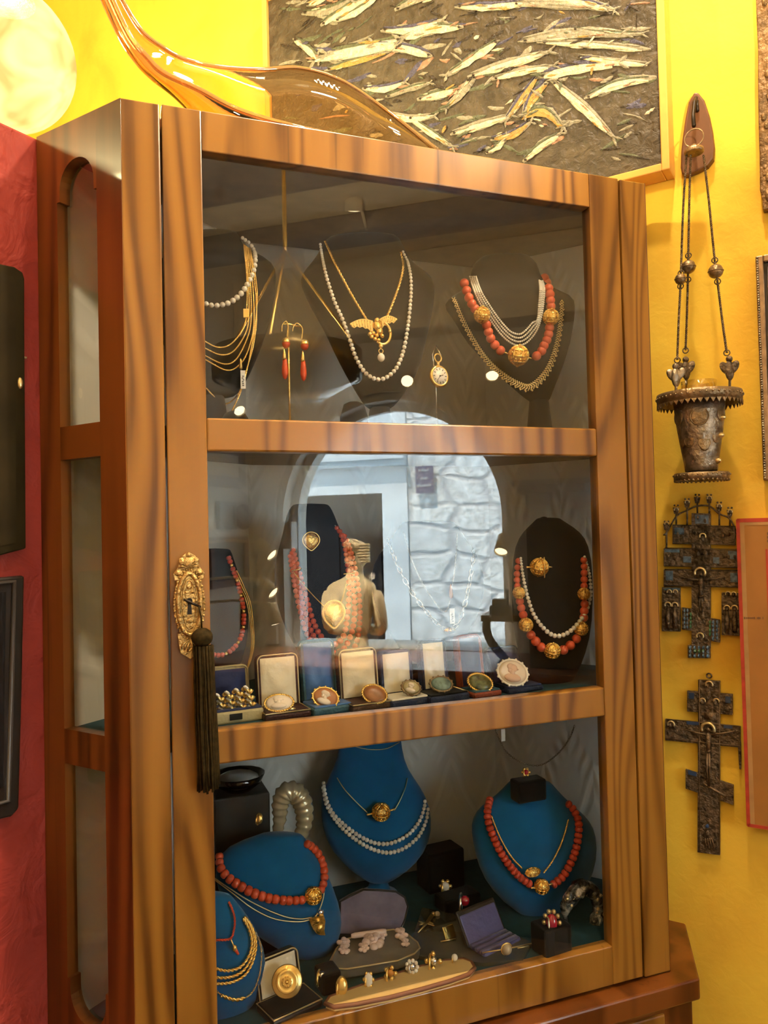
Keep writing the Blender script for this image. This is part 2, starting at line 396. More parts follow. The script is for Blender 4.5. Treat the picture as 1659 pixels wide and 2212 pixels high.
# ------------------------------------------------------------------ mesh builder
class MB:
    def __init__(s):
        s.v, s.f, s.mi, s.sm, s.gs, s.uv = [], [], [], [], [], {}
        s.mat = 0; s.smooth = False; s.seed = (0, 0, 0)
    def add(s, vs, fs):
        o = len(s.v)
        s.v += [Vector(p) for p in vs]
        s.gs += [s.seed] * len(vs)
        for f in fs:
            s.f.append([i + o for i in f]); s.mi.append(s.mat); s.sm.append(s.smooth)
        return s
    def rnd(s): s.seed = (random.uniform(0, 50), random.uniform(0, 50), random.uniform(0, 50)); return s
    def box(s, c, d, M=None):
        c = Vector(c); x, y, z = d[0] / 2, d[1] / 2, d[2] / 2
        vs = [Vector((i * x, j * y, k * z)) for k in (-1, 1) for j in (-1, 1) for i in (-1, 1)]
        if M: vs = [M @ p for p in vs]
        return s.add([p + c for p in vs], [(0, 2, 3, 1), (4, 5, 7, 6), (0, 1, 5, 4), (2, 6, 7, 3), (0, 4, 6, 2), (1, 3, 7, 5)])
    def bx(s, x0, x1, y0, y1, z0, z1):      # axis box, z measured from eye height
        return s.box(((x0 + x1) / 2, (y0 + y1) / 2, (z0 + z1) / 2 + H), (x1 - x0, y1 - y0, z1 - z0))
    def rbox(s, a0, a1, b0, b1, z0, z1):    # room-frame box
        vs = [R(a, b, z) for z in (z0, z1) for b in (b0, b1) for a in (a0, a1)]
        fs = [(0, 2, 3, 1), (4, 5, 7, 6), (0, 1, 5, 4), (2, 6, 7, 3), (0, 4, 6, 2), (1, 3, 7, 5)]
        return s.add(vs, [tuple(reversed(f)) for f in fs])
    def prism(s, poly, ext, base_first=True):   # poly: list of 3d points, ext: vector
        n = len(poly); ext = Vector(ext)
        a = [Vector(p) for p in poly]
        nrm = Vector()
        for i in range(n):
            p, q = a[i], a[(i + 1) % n]
            nrm += (p - a[0]).cross(q - a[0])
        if nrm.dot(ext) > 0: a.reverse()
        vs = a + [p + ext for p in a]
        fs = [tuple(range(n)), tuple(range(2 * n - 1, n - 1, -1))]
        fs += [(i, i + n, (i + 1) % n + n, (i + 1) % n) for i in range(n)]
        return s.add(vs, fs)
    def loft(s, rings, cap=True, closed=True):
        n = len(rings[0]); vs = [p for r in rings for p in r]; fs = []
        for i in range(len(rings) - 1):
            for j in range(n if closed else n - 1):
                k = (j + 1) % n
                fs.append((i * n + j, i * n + k, (i + 1) * n + k, (i + 1) * n + j))
        if cap and closed:
            fs.append(tuple(range(n - 1, -1, -1))); fs.append(tuple((len(rings) - 1) * n + j for j in range(n)))
        return s.add(vs, fs)
    def lathe(s, prof, c=(0, 0, 0), seg=24, M=None):
        c = Vector(c); M = M or Matrix.Identity(3)
        rings = [[c + M @ Vector((r * math.cos(2 * math.pi * j / seg), r * math.sin(2 * math.pi * j / seg), z)) for j in range(seg)] for r, z in prof]
        sm = s.smooth; s.smooth = True; s.loft(rings); s.smooth = sm
        return s
    def ball(s, c, r, seg=14, rings=9, M=None):
        if not hasattr(r, '__len__'): r = (r, r, r)
        c = Vector(c); M = M or Matrix.Identity(3); rr = []
        for i in range(1, rings):
            t = math.pi * i / rings
            rr.append([c + M @ Vector((r[0] * math.sin(t) * math.cos(2 * math.pi * j / seg), r[1] * math.sin(t) * math.sin(2 * math.pi * j / seg), -r[2] * math.cos(t))) for j in range(seg)])
        sm = s.smooth; s.smooth = True
        o = len(s.v); s.loft(rr, cap=False)
        b = len(s.v); s.add([c + M @ Vector((0, 0, -r[2])), c + M @ Vector((0, 0, r[2]))], [])
        last = o + (rings - 2) * seg
        for j in range(seg):
            k = (j + 1) % seg
            for f in ((b, o + k, o + j), (b + 1, last + j, last + k)):
                s.f.append(list(f)); s.mi.append(s.mat); s.sm.append(True)
        s.smooth = sm
        return s
    def tube(s, pts, r, seg=8, closed=False):
        pts = [Vector(p) for p in pts]; n = len(pts)
        if not hasattr(r, '__len__'): r = [r] * n
        rings = []; up = None
        for i in range(n):
            if closed: t = pts[(i + 1) % n] - pts[i - 1]
            else: t = pts[min(i + 1, n - 1)] - pts[max(i - 1, 0)]
            if t.length < 1e-9: t = Vector((0, 0, 1))
            t.normalize()
            if up is None:
                up = t.orthogonal().normalized()
            else:
                up = (up - t * up.dot(t))
                if up.length < 1e-6: up = t.orthogonal()
                up.normalize()
            w = t.cross(up)
            rings.append([pts[i] + (up * math.cos(2 * math.pi * j / seg) + w * math.sin(2 * math.pi * j / seg)) * r[i] for j in range(seg)])
        sm = s.smooth; s.smooth = True
        if closed: rings.append(rings[0])
        s.loft(rings, cap=not closed); s.smooth = sm
        return s
    def torus(s, c, R_, r, M=None, seg=24, tseg=8, sx=1.0):
        M = M or Matrix.Identity(3)
        return s.tube([Vector(c) + M @ Vector((R_ * sx * math.cos(2 * math.pi * i / seg), R_ * math.sin(2 * math.pi * i / seg), 0)) for i in range(seg)], r, tseg, closed=True)

def wloc(p):
    v = Vector((0, 0, 0))
    while p is not None:
        v = v + p.location; p = p.parent
    return v
def mk(name, mb, mats, parent=None, bevel=0, label=None, subsurf=0, uv=None):
    me = bpy.data.meshes.new(name)
    o = bpy.data.objects.new(name, me)
    COL.objects.link(o)
    if not isinstance(mats, (list, tuple)): mats = [mats]
    for m in mats: me.materials.append(m)
    off = wloc(parent)
    me.from_pydata([tuple(p - off) for p in mb.v], [], mb.f)
    for i, p in enumerate(me.polygons):
        p.material_index = mb.mi[i]; p.use_smooth = mb.sm[i]
    if any(g != (0, 0, 0) for g in mb.gs):
        at_ = me.attributes.new('gs', 'FLOAT_VECTOR', 'POINT')
        for i, g in enumerate(mb.gs): at_.data[i].vector = g
    if uv:
        l = me.uv_layers.new(name='UVMap')
        for lp in me.loops:
            l.data[lp.index].uv = uv(mb.v[lp.vertex_index])
    me.validate()
    if parent is not None: o.parent = parent
    if bevel:
        b = o.modifiers.new('bevel', 'BEVEL'); b.width = bevel; b.segments = 2; b.limit_method = 'ANGLE'; b.angle_limit = math.radians(40)
    if subsurf:
        b = o.modifiers.new('subsurf', 'SUBSURF'); b.levels = subsurf; b.render_levels = subsurf
    if label: o['label'] = label
    return o
def thing(name, label, cat, loc, group=None):
    o = bpy.data.objects.new(name, None)
    o.empty_display_size = .02
    COL.objects.link(o)
    o.location = Vector(loc)
    o['label'] = label; o['category'] = cat
    if group: o['group'] = group
    return o
def tag(o, label, cat, group=None):
    o['label'] = label; o['category'] = cat
    if group: o['group'] = group
    return o
def struct(name, mb, mats, parent=None, bevel=0, uv=None):
    o = mk(name, mb, mats, parent, bevel, uv=uv)
    if parent is None: o['kind'] = 'structure'
    return o
def spline(pts, per=12):
    P = [Vector(p) for p in pts]; out = []
    P = [2 * P[0] - P[1]] + P + [2 * P[-1] - P[-2]]
    for i in range(1, len(P) - 2):
        for k in range(per):
            t = k / per
            a, b, c, d = P[i - 1], P[i], P[i + 1], P[i + 2]
            out.append(.5 * ((2 * b) + (c - a) * t + (2 * a - 5 * b + 4 * c - d) * t * t + (3 * b - a - 3 * c + d) * t ** 3))
    out.append(P[-2])
    return out
def resample(pts, step):
    out = [pts[0].copy()]; acc = 0
    for i in range(1, len(pts)):
        a, b = pts[i - 1], pts[i]; L = (b - a).length
        while L > 1e-9 and acc + L >= step:
            a = a + (b - a) * ((step - acc) / L); L = (b - a).length; out.append(a.copy()); acc = 0
        acc += L
    return out
def frame_to(z):                            # rotation whose local Z is along z
    return Vector(z).to_track_quat('Z', 'Y').to_matrix()
def facing(d=None):                         # local X right, local Y up, local Z towards the viewer (for jewels that face the front)
    z = (d or Vector((0, -1, 0))).normalized(); x = Vector((0, 0, 1)).cross(z).normalized(); y = z.cross(x)
    return Matrix((x, y, z)).transposed()
FACE = facing(Vector((-.25, -1, .05)))

# shared bead meshes
_beadcache = {}
def bead_mesh(kind, mat):
    key = (kind, mat.name)
    if key in _beadcache: return _beadcache[key]
    mb = MB()
    if kind == 'round': mb.ball((0, 0, 0), 1, 12, 8)
    elif kind == 'barrel': mb.lathe([(.001, -.95), (.75, -.92), (1.0, -.5), (1.05, 0), (1.0, .5), (.75, .92), (.001, .95)], seg=12)
    elif kind == 'filigree':
        mb.ball((0, 0, 0), .93, 16, 10)
        for k in range(6): mb.torus((0, 0, 0), .97, .07, Matrix.Rotation(k * math.pi / 6, 3, 'Z') @ Matrix.Rotation(math.pi / 2, 3, 'X'), 24, 5)
        for zz in (-.55, 0, .55): mb.torus((0, 0, zz), math.sqrt(.97 ** 2 - zz * zz), .07, None, 24, 5)
        for k in range(12):
            for zz in (-.3, .3):
                a = (k + .5) * math.pi / 6; q = math.sqrt(.93 ** 2 - zz * zz); mb.ball((q * math.cos(a), q * math.sin(a), zz), .12, 6, 4)
        mb.ball((0, 0, 1.0), .14, 8, 5); mb.ball((0, 0, -1.0), .14, 8, 5)
    me = bpy.data.meshes.new('bead')
    me.from_pydata([tuple(p) for p in mb.v], [], mb.f)
    me.materials.append(mat)
    for i, p in enumerate(me.polygons): p.use_smooth = True
    _beadcache[key] = me
    return me
def bead(name, kind, mat, pos, r, parent, M=None, s=(1, 1, 1)):
    o = bpy.data.objects.new(name, bead_mesh(kind, mat))
    COL.objects.link(o); o.parent = parent
    o.location = Vector(pos) - wloc(parent)
    o.scale = (r * s[0], r * s[1], r * s[2])
    if M is not None: o.rotation_euler = M.to_euler()
    return o
def string(name, kind, mat, pts, r0, r1, parent, gap=1.0, cap=100, squash=1.0):
    """beads strung along pts, radius r0 at the ends growing to r1 in the middle; returns the thread too"""
    L = sum((pts[i] - pts[i - 1]).length for i in range(1, len(pts)))
    s = 0; n = 0; P = resample(pts, .0008)
    while s < L and n < cap:
        t = s / L; r = r0 + (r1 - r0) * math.sin(math.pi * t)
        i = min(int(s / .0008), len(P) - 2)
        d = P[min(i + 2, len(P) - 1)] - P[max(i - 2, 0)]
        bead(name, kind, mat, P[i], r, parent, frame_to(d) if kind != 'round' else None, (1, 1, squash))
        s += 2 * r * squash * gap; n += 1
def rope(mb, pts, r, pitch=None, strands=2, seg=5):
    pitch = pitch or r * 5
    P = resample(pts, pitch / 8)
    for k in range(strands):
        q = []; up = None
        for i, p in enumerate(P):
            t = P[min(i + 1, len(P) - 1)] - P[max(i - 1, 0)]
            if t.length < 1e-9: continue
            t.normalize()
            up = t.orthogonal().normalized() if up is None else (up - t * up.dot(t)).normalized()
            w = t.cross(up); a = 2 * math.pi * (i / 8 + k / strands)
            q.append(p + (up * math.cos(a) + w * math.sin(a)) * r * .5)
        mb.tube(q, r * .6, seg)
def links(mb, pts, r, ratio=1.8):           # small oval chain links, alternately turned
    P = resample(pts, r * ratio * 1.45)
    for i in range(len(P) - 1):
        d = (P[i + 1] - P[i]).normalized(); M = frame_to(d) @ Matrix.Rotation(math.pi / 2 * (i % 2), 3, 'Z')
        c = (P[i] + P[i + 1]) / 2
        mb.tube([c + M @ Vector((r * .8 * math.cos(a), 0, r * ratio * math.sin(a))) for a in [2 * math.pi * j / 8 for j in range(8)]], r * .33, 4, closed=True)

# ------------------------------------------------------------------ the room
def rquad(mb, pts): mb.add(pts, [tuple(range(len(pts)))])
mb = MB().rbox(A_LEFT - .1, A_Y + .1, B_BACK - .1, B_ARCH + .3, -H - .08, -H); struct('floor', mb, M_FLOOR)
mb = MB().rbox(A_LEFT - .1, A_Y + .1, .88, B_ARCH + .3, Z_CEIL, Z_HIGH + .12).rbox(A_LEFT - .1, A_Y + .1, B_BACK - .1, .88, Z_HIGH, Z_HIGH + .12); struct('ceiling', mb, M_CEIL)
mb = MB().rbox(A_Y, A_Y + .1, B_BACK, B_ARCH, -H, Z_HIGH); struct('wall_right', mb, M_YELLOW)
mb = MB().rbox(A_LEFT, A_Y, B_RED - .045, B_RED, -H, .552); struct('wall_partition', mb, M_RED, bevel=.004)
mb = MB().rbox(A_LEFT - .1, A_LEFT, B_BACK, B_ARCH, -H, Z_HIGH); struct('wall_left', mb, M_WHITE)
mb = MB().rbox(A_LEFT, A_Y, B_BACK - .1, B_BACK, -H, Z_HIGH); struct('wall_back', mb, M_YELLOW)
# street wall with the arched opening
AC, AR_, AZ = -.542, .548, .06             # arch centre, radius, springing height
def arch_pts(r, n=28, z0=-H): return [(AC + r * math.cos(math.pi * i / n), AZ + r * math.sin(math.pi * i / n)) for i in range(n + 1)]
def arch_wall(mb, a0, a1, b0, b1, z0, z1, r):
    mb.rbox(a0, AC - r, b0, b1, z0, z1); mb.rbox(AC + r, a1, b0, b1, z0, z1)
    n = 28; p = arch_pts(r, n)
    for i in range(n):
        (x0, y0), (x1, y1) = p[i], p[i + 1]
        vs = [R(x0, b0, y0), R(x1, b0, y1), R(x1, b0, z1), R(x0, b0, z1), R(x0, b1, y0), R(x1, b1, y1), R(x1, b1, z1), R(x0, b1, z1)]
        mb.add(vs, [(0, 3, 2, 1), (4, 5, 6, 7), (0, 1, 5, 4), (2, 3, 7, 6)])
mb = MB(); arch_wall(mb, A_LEFT, A_Y, B_ARCH, B_ARCH + .28, -.55, Z_CEIL, AR_)
mb.rbox(A_LEFT, A_Y, B_ARCH, B_ARCH + .28, -H, -.55); struct('wall_front', mb, M_WHITE)
mb = MB(); n = 30
for r0, r1 in ((AR_ + .035, AR_ + .125),):
    pr = [[R(AC + r * math.cos(math.pi * i / n), b, AZ + r * math.sin(math.pi * i / n)) for r, b in ((r0, B_ARCH + .001), (r0, B_ARCH - .025), (r1, B_ARCH - .025), (r1, B_ARCH + .001))] for i in range(n + 1)]
    pr = [[q + Vector((0, 0, -.6)) for q in pr[0]]] + pr + [[q + Vector((0, 0, -.6)) for q in pr[-1]]]
    mb.loft(pr)
struct('trim_1', mb, M_WHITE)
mb = MB().rbox(A_LEFT, A_Y, B_ARCH - .16, B_ARCH, .905, Z_CEIL); mb.rbox(A_LEFT, A_Y, B_ARCH - .175, B_ARCH, .885, .907); struct('trim_2', mb, M_CEIL, bevel=.004)
mb = MB().rbox(A_LEFT, A_Y, 1.89, 2.06, Z_CEIL - .07, Z_CEIL); struct('trim_3', mb, M_BEAM, bevel=.004)
mb = MB().rbox(A_LEFT, A_Y, 1.15, 1.55, Z_CEIL - .05, Z_CEIL); struct('trim_4', mb, M_BEAM, bevel=.004)
# window frame and pane of the arch
mb = MB(); pr = []
for i in range(n + 1):
    t = math.pi * i / n
    pr.append([R(AC + r * math.cos(t), b, AZ + r * math.sin(t)) for r, b in ((AR_ - .001, B_ARCH + .13), (AR_ - .001, B_ARCH + .09), (AR_ - .04, B_ARCH + .09), (AR_ - .04, B_ARCH + .13))])
pr = [[q + Vector((0, 0, -.6)) for q in pr[0]]] + pr + [[q + Vector((0, 0, -.6)) for q in pr[-1]]]
mb.loft(pr); win = struct('window_1', mb, plain('white_window_paint', (.75, .74, .72), .4))
mb = MB(); po = [R(AC + (AR_ - .04) * math.cos(math.pi * i / n), B_ARCH + .112, AZ + (AR_ - .04) * math.sin(math.pi * i / n)) for i in range(n + 1)]
po += [R(AC - AR_ + .04, B_ARCH + .112, -.545), R(AC + AR_ - .04, B_ARCH + .112, -.545)]
mb.prism(po, DN * .004); mk('window_pane', mb, M_GLASS, win)

# the street beyond the window
B_ST = 4.75
def street_uv(p): return (p.dot(DR), p.z)
mb = MB().rbox(-5.0, 4.0, B_ARCH + .28, B_ST + .3, -H - .2, -H - .1); struct('ground', mb, plain('paving', (.42, .40, .37), .7, noise=.15, nscale=6))
aS = refl(886, 1200, B_ST).dot(DR)         # where plaster changes to rubble stone
mb = MB().rbox(aS, 4.0, B_ST, B_ST + .3, -H - .1, 5.0); struct('wall_street_stone', mb, M_STONE, uv=street_uv)
dl, dr_ = refl(560, 1200, B_ST - .02).dot(DR), refl(830, 1200, B_ST - .02).dot(DR)
dt = refl(740, 1068, B_ST - .02).z - H
mb = MB().rbox(-5.0, dl, B_ST - .02, B_ST + .3, -H - .1, 5.0).rbox(dr_, aS, B_ST - .02, B_ST + .3, -H - .1, 5.0).rbox(dl, dr_, B_ST - .02, B_ST + .3, dt, 5.0)
cz = refl(740, 1012, B_ST).z - H
mb.rbox(-5.0, aS, B_ST - .07, B_ST - .02, cz, cz + .05).rbox(-5.0, aS, B_ST - .1, B_ST - .02, cz + .05, cz + .08)
struct('wall_street_plaster', mb, M_STREETW)
mb = MB().rbox(dl, dr_, B_ST + .1, B_ST + .14, -H - .1, dt)
for k in range(3):
    w = (dr_ - dl) / 3; mb.rbox(dl + k * w + .05, dl + (k + 1) * w - .05, B_ST + .085, B_ST + .1, -H + .2, dt - .15)
struct('door_1', mb, M_SDOOR)
q0, q1 = refl(899, 1007, B_ST - .05), refl(938, 1064, B_ST - .05)
sg = thing('street_sign', 'purple-grey hanging street sign seen mirrored in the glass beside the stone wall', 'sign', R(q0.dot(DR), B_ST - .05, q1.z - H))
mb = MB().rbox(q0.dot(DR), q1.dot(DR), B_ST - .05, B_ST - .03, q1.z - H, q0.z - H); mk('sign_board', mb, plain('sign_paint', (.10, .085, .12), .5), sg)
wS = q1.dot(DR) - q0.dot(DR); hS = q0.z - q1.z
for row, (zz, u0, u1, hh, k) in enumerate(((.80, .2, .8, .06, 9), (.50, .28, .72, .07, 7), (.24, .08, .92, .07, 12))):
    mb = MB()
    for i in range(k):
        a = q0.dot(DR) + wS * (u0 + (u1 - u0) * i / k); h2 = hS * hh * (1.5 if (i * 7 + row) % 4 == 0 else 1)
        mb.rbox(a, a + wS * (u1 - u0) / k * .6, B_ST - .053, B_ST - .05, q1.z - H + hS * zz, q1.z - H + hS * zz + h2)
    mk('lettering', mb, plain('sign_letters', (.42, .40, .36), .5), sg)

# display counter in the shop window, its statue and small spots
zc = -.55
mb = MB().rbox(A_LEFT + .002, .70, 2.02, B_ARCH - .03, zc - .035, zc)
ct = thing('window_counter', 'brown wooden counter under the arched shop window, seen mirrored in the glass', 'counter', R(-.3, 2.3, -H))
mk('counter_top', mb, M_SILL, ct, .004)
mb = MB().rbox(A_LEFT + .004, .68, 2.06, B_ARCH - .04, -H, zc - .035); mk('counter_body', mb, M_DARK, ct)

def statue():
    base = refl(764, 1394, 2.30); base.z = zc + H
    k = m_px(1, base); D = (base - Vector((CAM.x, -CAM.y, CAM.z))).length; k = D / FPX
    t = thing('marble_bust', 'ivory statue of a woman seen from behind, hair in a bun, mirrored in glass', 'statue', base)
    fw = DN                                  # the figure looks out to the street
    Rt = DR
    def S(x, z, y=0): return base + Rt * (x * k) + fw * (y * k) + Vector((0, 0, z * k))
    def ring(x, z, w, d, y=0, n=20): return [S(x + w * math.cos(2 * math.pi * j / n), z, y + d * math.sin(2 * math.pi * j / n)) for j in range(n)]
    mb = MB(); mb.smooth = True
    mb.loft([ring(0, 40, 40, 30), ring(0, 60, 44, 32), ring(0, 90, 46, 32), ring(0, 115, 52, 33), ring(0, 138, 58, 33), ring(2, 152, 54, 30), ring(6, 160, 38, 24), ring(9, 168, 20, 18), ring(11, 182, 16, 16), ring(12, 198, 18, 18, 2)])
    for sg_, x0 in ((-1, -54), (1, 58)):     # upper arm, elbow, forearm folded in front
        mb.tube([S(x0 - sg_ * 6, 142), S(x0 + sg_ * 2, 110, 4), S(x0 + sg_ * 5, 70, 10), S(x0 + sg_ * 4, 52, 16), S(x0 - sg_ * 20, 50, 38), S(-sg_ * 6, 60, 48)], [v * k for v in (17, 16, 15, 15, 13, 9)], 12)
    mk('figure', mb, M_IVORY, t, subsurf=1)
    mb = MB(); mb.smooth = True
    mb.ball(S(14, 216, 8), (24 * k, 24 * k, 30 * k), 18, 12)
    mb.ball(S(10, 234, -14), (20 * k, 16 * k, 16 * k), 14, 9)
    for i in range(7): mb.tube([S(14 + 26 * math.cos(a), 218 + (i - 3) * 6, 8 + 26 * math.sin(a)) for a in [math.pi + math.pi * j / 10 for j in range(11)]], 3.2 * k, 6)
    mb.torus(S(9, 236, -20), 11 * k, 4 * k, frame_to(-fw), 14, 6)
    mk('hair', mb, M_IVORY, t)
    mb = MB()
    mb.lathe([(44 * k, 0), (44 * k, 8 * k), (36 * k, 14 * k), (34 * k, 40 * k), (30 * k, 44 * k)], base, 28)
    mk('plinth', mb, M_IVORY, t)
statue()
ST = refl(764, 1290, 2.30)

def spot_lamp(px, py, b, label, dirv, r=.03, ln=.09, wall=None, power=0, aim=None, cone=1.0):
    p = refl(px, py, b)
    t = thing('spotlight', label, 'lamp', p, 'white spotlights around the shop window')
    d = Vector(dirv).normalized(); M = frame_to(d)
    mb = MB(); mb.lathe([(r * .8, -ln), (r * .9, -ln * .9), (r, 0), (r * .93, 0), (r * .9, -.01)], p, 18, M); mk('lamp_head', mb, M_SHADE, t)
    mb = MB(); mb.lathe([(.001, -.008), (r * .88, -.008), (r * .6, -.001), (.001, .002)], p, 16, M); mk('bulb', mb, M_LIT, t)
    q = p - d * ln
    w = R(q.dot(DR), B_ARCH, q.z - H) if wall is None else wall(q)
    mb = MB(); mb.tube([q, (q + w) / 2 + Vector((0, 0, .012)), w], .006, 8); mk('bracket', mb, M_SHADE, t)
    if power: light('spotlight_light', 'SPOT', p + d * .012, power, WARM2, .02, target=ST if aim is None else aim, spot=cone)
    return t
V3 = Vector
def LW(q): return R(A_LEFT, q.dot(DN), q.z - H)
spot_lamp(591, 1200, 2.02, 'topmost of three white spotlights left of the mirrored arched window', V3((.55, .55, -.6)), wall=LW, power=60)
spot_lamp(594, 1282, 2.02, 'middle one of three white spotlights left of the mirrored arched window', V3((.55, .55, -.6)), wall=LW, power=40)
spot_lamp(597, 1350, 2.02, 'lowest of three white spotlights left of the mirrored arched window', V3((.2, .2, -1)), wall=LW)
spot_lamp(1087, 1193, 2.36, 'white spotlight right of the mirrored arched window beside stone wall', V3((-.5, .5, -.8)), power=30)
spot_lamp(768, 452, 1.80, 'white spotlight on the ceiling beam mirrored near the top of the upper pane', ST - refl(768, 452, 1.80), .035, .10, wall=lambda q: R(q.dot(DR), 1.90, Z_CEIL - .07), power=1000, cone=.5)
spot_lamp(883, 822, 2.40, 'white spotlight above the crown of the mirrored window arch', V3((-.3, .7, -.4)))
spot_lamp(1068, 811, 2.40, 'white spotlight above the right shoulder of the mirrored arch', V3((-.3, .5, -.6)))
spot_lamp(520, 887, 2.30, 'white spotlight at far left of the upper pane reflection', V3((.2, .6, -.5)))

# white alarm box on the window reveal, and a little bracket shelf on its other side
p0, p1 = refl(609, 1127, 2.48), refl(638, 1186, 2.48)
mb = MB().rbox(p0.dot(DR), p1.dot(DR), 2.45, B_ARCH - .001, p1.z - H, p0.z - H); o = mk('alarm_box', mb, plain('white_plastic', (.78, .77, .74), .4), None, .008)
tag(o, 'white plastic box on the left edge of the mirrored arched window', 'box')
p0, p1 = refl(1047, 1328, 2.30), refl(1128, 1342, 2.30)
sh2 = thing('bracket_shelf', 'small shelf on a curved dark arm, mirrored right of the window', 'shelf', R(p1.dot(DR), B_ARCH, p1.z - H))
mb = MB().rbox(p0.dot(DR), p1.dot(DR), 2.26, B_ARCH - .001, p1.z - H, p0.z - H); mk('shelf_board', mb, M_BRONZEL, sh2, .002)
mb = MB().tube(spline([refl(x, y, 2.30) for x, y in ((1056, 1342), (1056, 1362), (1066, 1388), (1085, 1412), (1112, 1440))], 6), .018, 10); mk('curved_arm', mb, plain('blue_black_paint', (.012, .016, .03), .3), sh2)
q0, q1 = refl(1064, 1296, 2.33), refl(1112, 1328, 2.33); zs9 = p0.z - H
hm = thing('small_sculpture', 'tiny dark house-like sculpture on the bracket shelf mirrored by the right bust', 'sculpture', R((q0.dot(DR) + q1.dot(DR)) / 2, 2.33, zs9))
mb = MB().rbox(q0.dot(DR), q1.dot(DR), 2.30, 2.37, zs9, zs9 + .035).rbox(q0.dot(DR) + .01, q1.dot(DR) - .03, 2.31, 2.36, zs9 + .035, zs9 + .062); mk('house', mb, M_BRONZE, hm, .003)
mb = MB().tube([R(q1.dot(DR) - .02, 2.335, zs9 + .03), R(q1.dot(DR) - .02, 2.335, zs9 + .09)], .006, 8).ball(R(q1.dot(DR) - .02, 2.335, zs9 + .095), .009, 10, 7); mk('figure', mb, M_IRON, hm)

# tall grey cupboard right of the window, seen mirrored in the right of the middle pane
p0, p1 = refl(1128, 1040, 2.2), refl(1300, 1040, 2.2)
a0 = p0.dot(DR); zt = p0.z - H
cb_ = thing('tall_cupboard', 'tall grey cupboard with moulded cornice mirrored at right of the middle pane', 'cupboard', R((a0 + .71) / 2, 2.2, -H))
mb = MB().rbox(a0 + .03, .715, 2.13, 2.50, zc + .001, zt - .05); mk('carcass', mb, M_GREYCAB, cb_, .003)
mb = MB().rbox(a0, .718, 2.10, 2.505, zt - .05, zt - .02).rbox(a0 - .02, .72, 2.08, 2.51, zt - .02, zt); mk('cornice', mb, M_GREYCAB, cb_, .004)

# pictures on the left wall, seen mirrored
def wall_picture(px0, py0, px1, py1, label, frame_m, art_m, fw=.02, oval=False, mat_m=None):
    p, q = refl_left(px0, py0), refl_left(px1, py1)
    b0, b1 = sorted((p.dot(DN), q.dot(DN))); z0, z1 = sorted((p.z - H, q.z - H))
    t = thing('framed_picture', label, 'picture', R(A_LEFT, (b0 + b1) / 2, (z0 + z1) / 2))
    mb = MB()
    if oval:
        M = facing(DR); c = R(A_LEFT + .012, (b0 + b1) / 2, (z0 + z1) / 2)
        mb.tube([c + DN * ((b1 - b0) / 2 - fw / 2) * math.cos(a) + V3((0, 0, 1)) * ((z1 - z0) / 2 - fw / 2) * math.sin(a) for a in [2 * math.pi * i / 28 for i in range(28)]], fw * .55, 8, closed=True)
        mk('frame', mb, frame_m, t)
        mb = MB().prism([c + DN * ((b1 - b0) / 2 - fw / 2) * math.cos(a) + V3((0, 0, 1)) * ((z1 - z0) / 2 - fw / 2) * math.sin(a) for a in [2 * math.pi * i / 28 for i in range(28)]], DR * -.011)
        mk('print', mb, mat_m or art_m, t)
        mb = MB().prism([c + DR * .003 + DN * ((b1 - b0) / 3.4) * math.cos(a) + V3((0, 0, 1)) * ((z1 - z0) / 3.0) * math.sin(a) for a in [2 * math.pi * i / 24 for i in range(24)]], DR * -.004)
        mk('portrait', mb, art_m, t)
        return
    a0, a1 = A_LEFT, A_LEFT + .022
    mb.rbox(a0, a1, b0, b0 + fw, z0, z1).rbox(a0, a1, b1 - fw, b1, z0, z1).rbox(a0, a1, b0 + fw, b1 - fw, z0, z0 + fw).rbox(a0, a1, b0 + fw, b1 - fw, z1 - fw, z1)
    mk('frame', mb, frame_m, t, .002)
    mb = MB().rbox(a0, a0 + .012, b0 + fw, b1 - fw, z0 + fw, z1 - fw); mk('print', mb, art_m, t)
M_GREYF = plain('grey_frame', (.20, .19, .19), .5)
M_DRAW = plain('pale_drawing', (.62, .58, .46), .7, noise=.12, nscale=22)
M_DKPIC = plain('dark_painting', (.035, .028, .024), .5, noise=.6, nscale=22)
M_FIGPIC = plain('portrait_painting', (.12, .09, .07), .5, noise=.8, nscale=22)
wall_picture(400, 940, 524, 1056, 'pale drawing in grey frame mirrored at top left of the middle pane', M_GREYF, M_DRAW, .05)
wall_picture(467, 1082, 505, 1143, 'small dark portrait picture mirrored beside the oval frame', M_BLACKF, M_FIGPIC, .02)
wall_picture(506, 1089, 539, 1143, 'oval framed portrait mirrored at left of the middle pane', M_PLAQ, M_FIGPIC, .03, True, M_DRAW)
wall_picture(448, 1161, 530, 1262, 'dark painting in brown frame mirrored below the small portrait', M_PLAQ, M_DKPIC, .03)
wall_picture(532, 1197, 562, 1253, 'pale print in thin gilt frame mirrored right of the dark painting', M_BRASS, M_DRAW, .02)
wall_picture(520, 1262, 573, 1348, 'large dark painting mirrored left of the spotlights', M_BLACKF, M_DKPIC, .02)

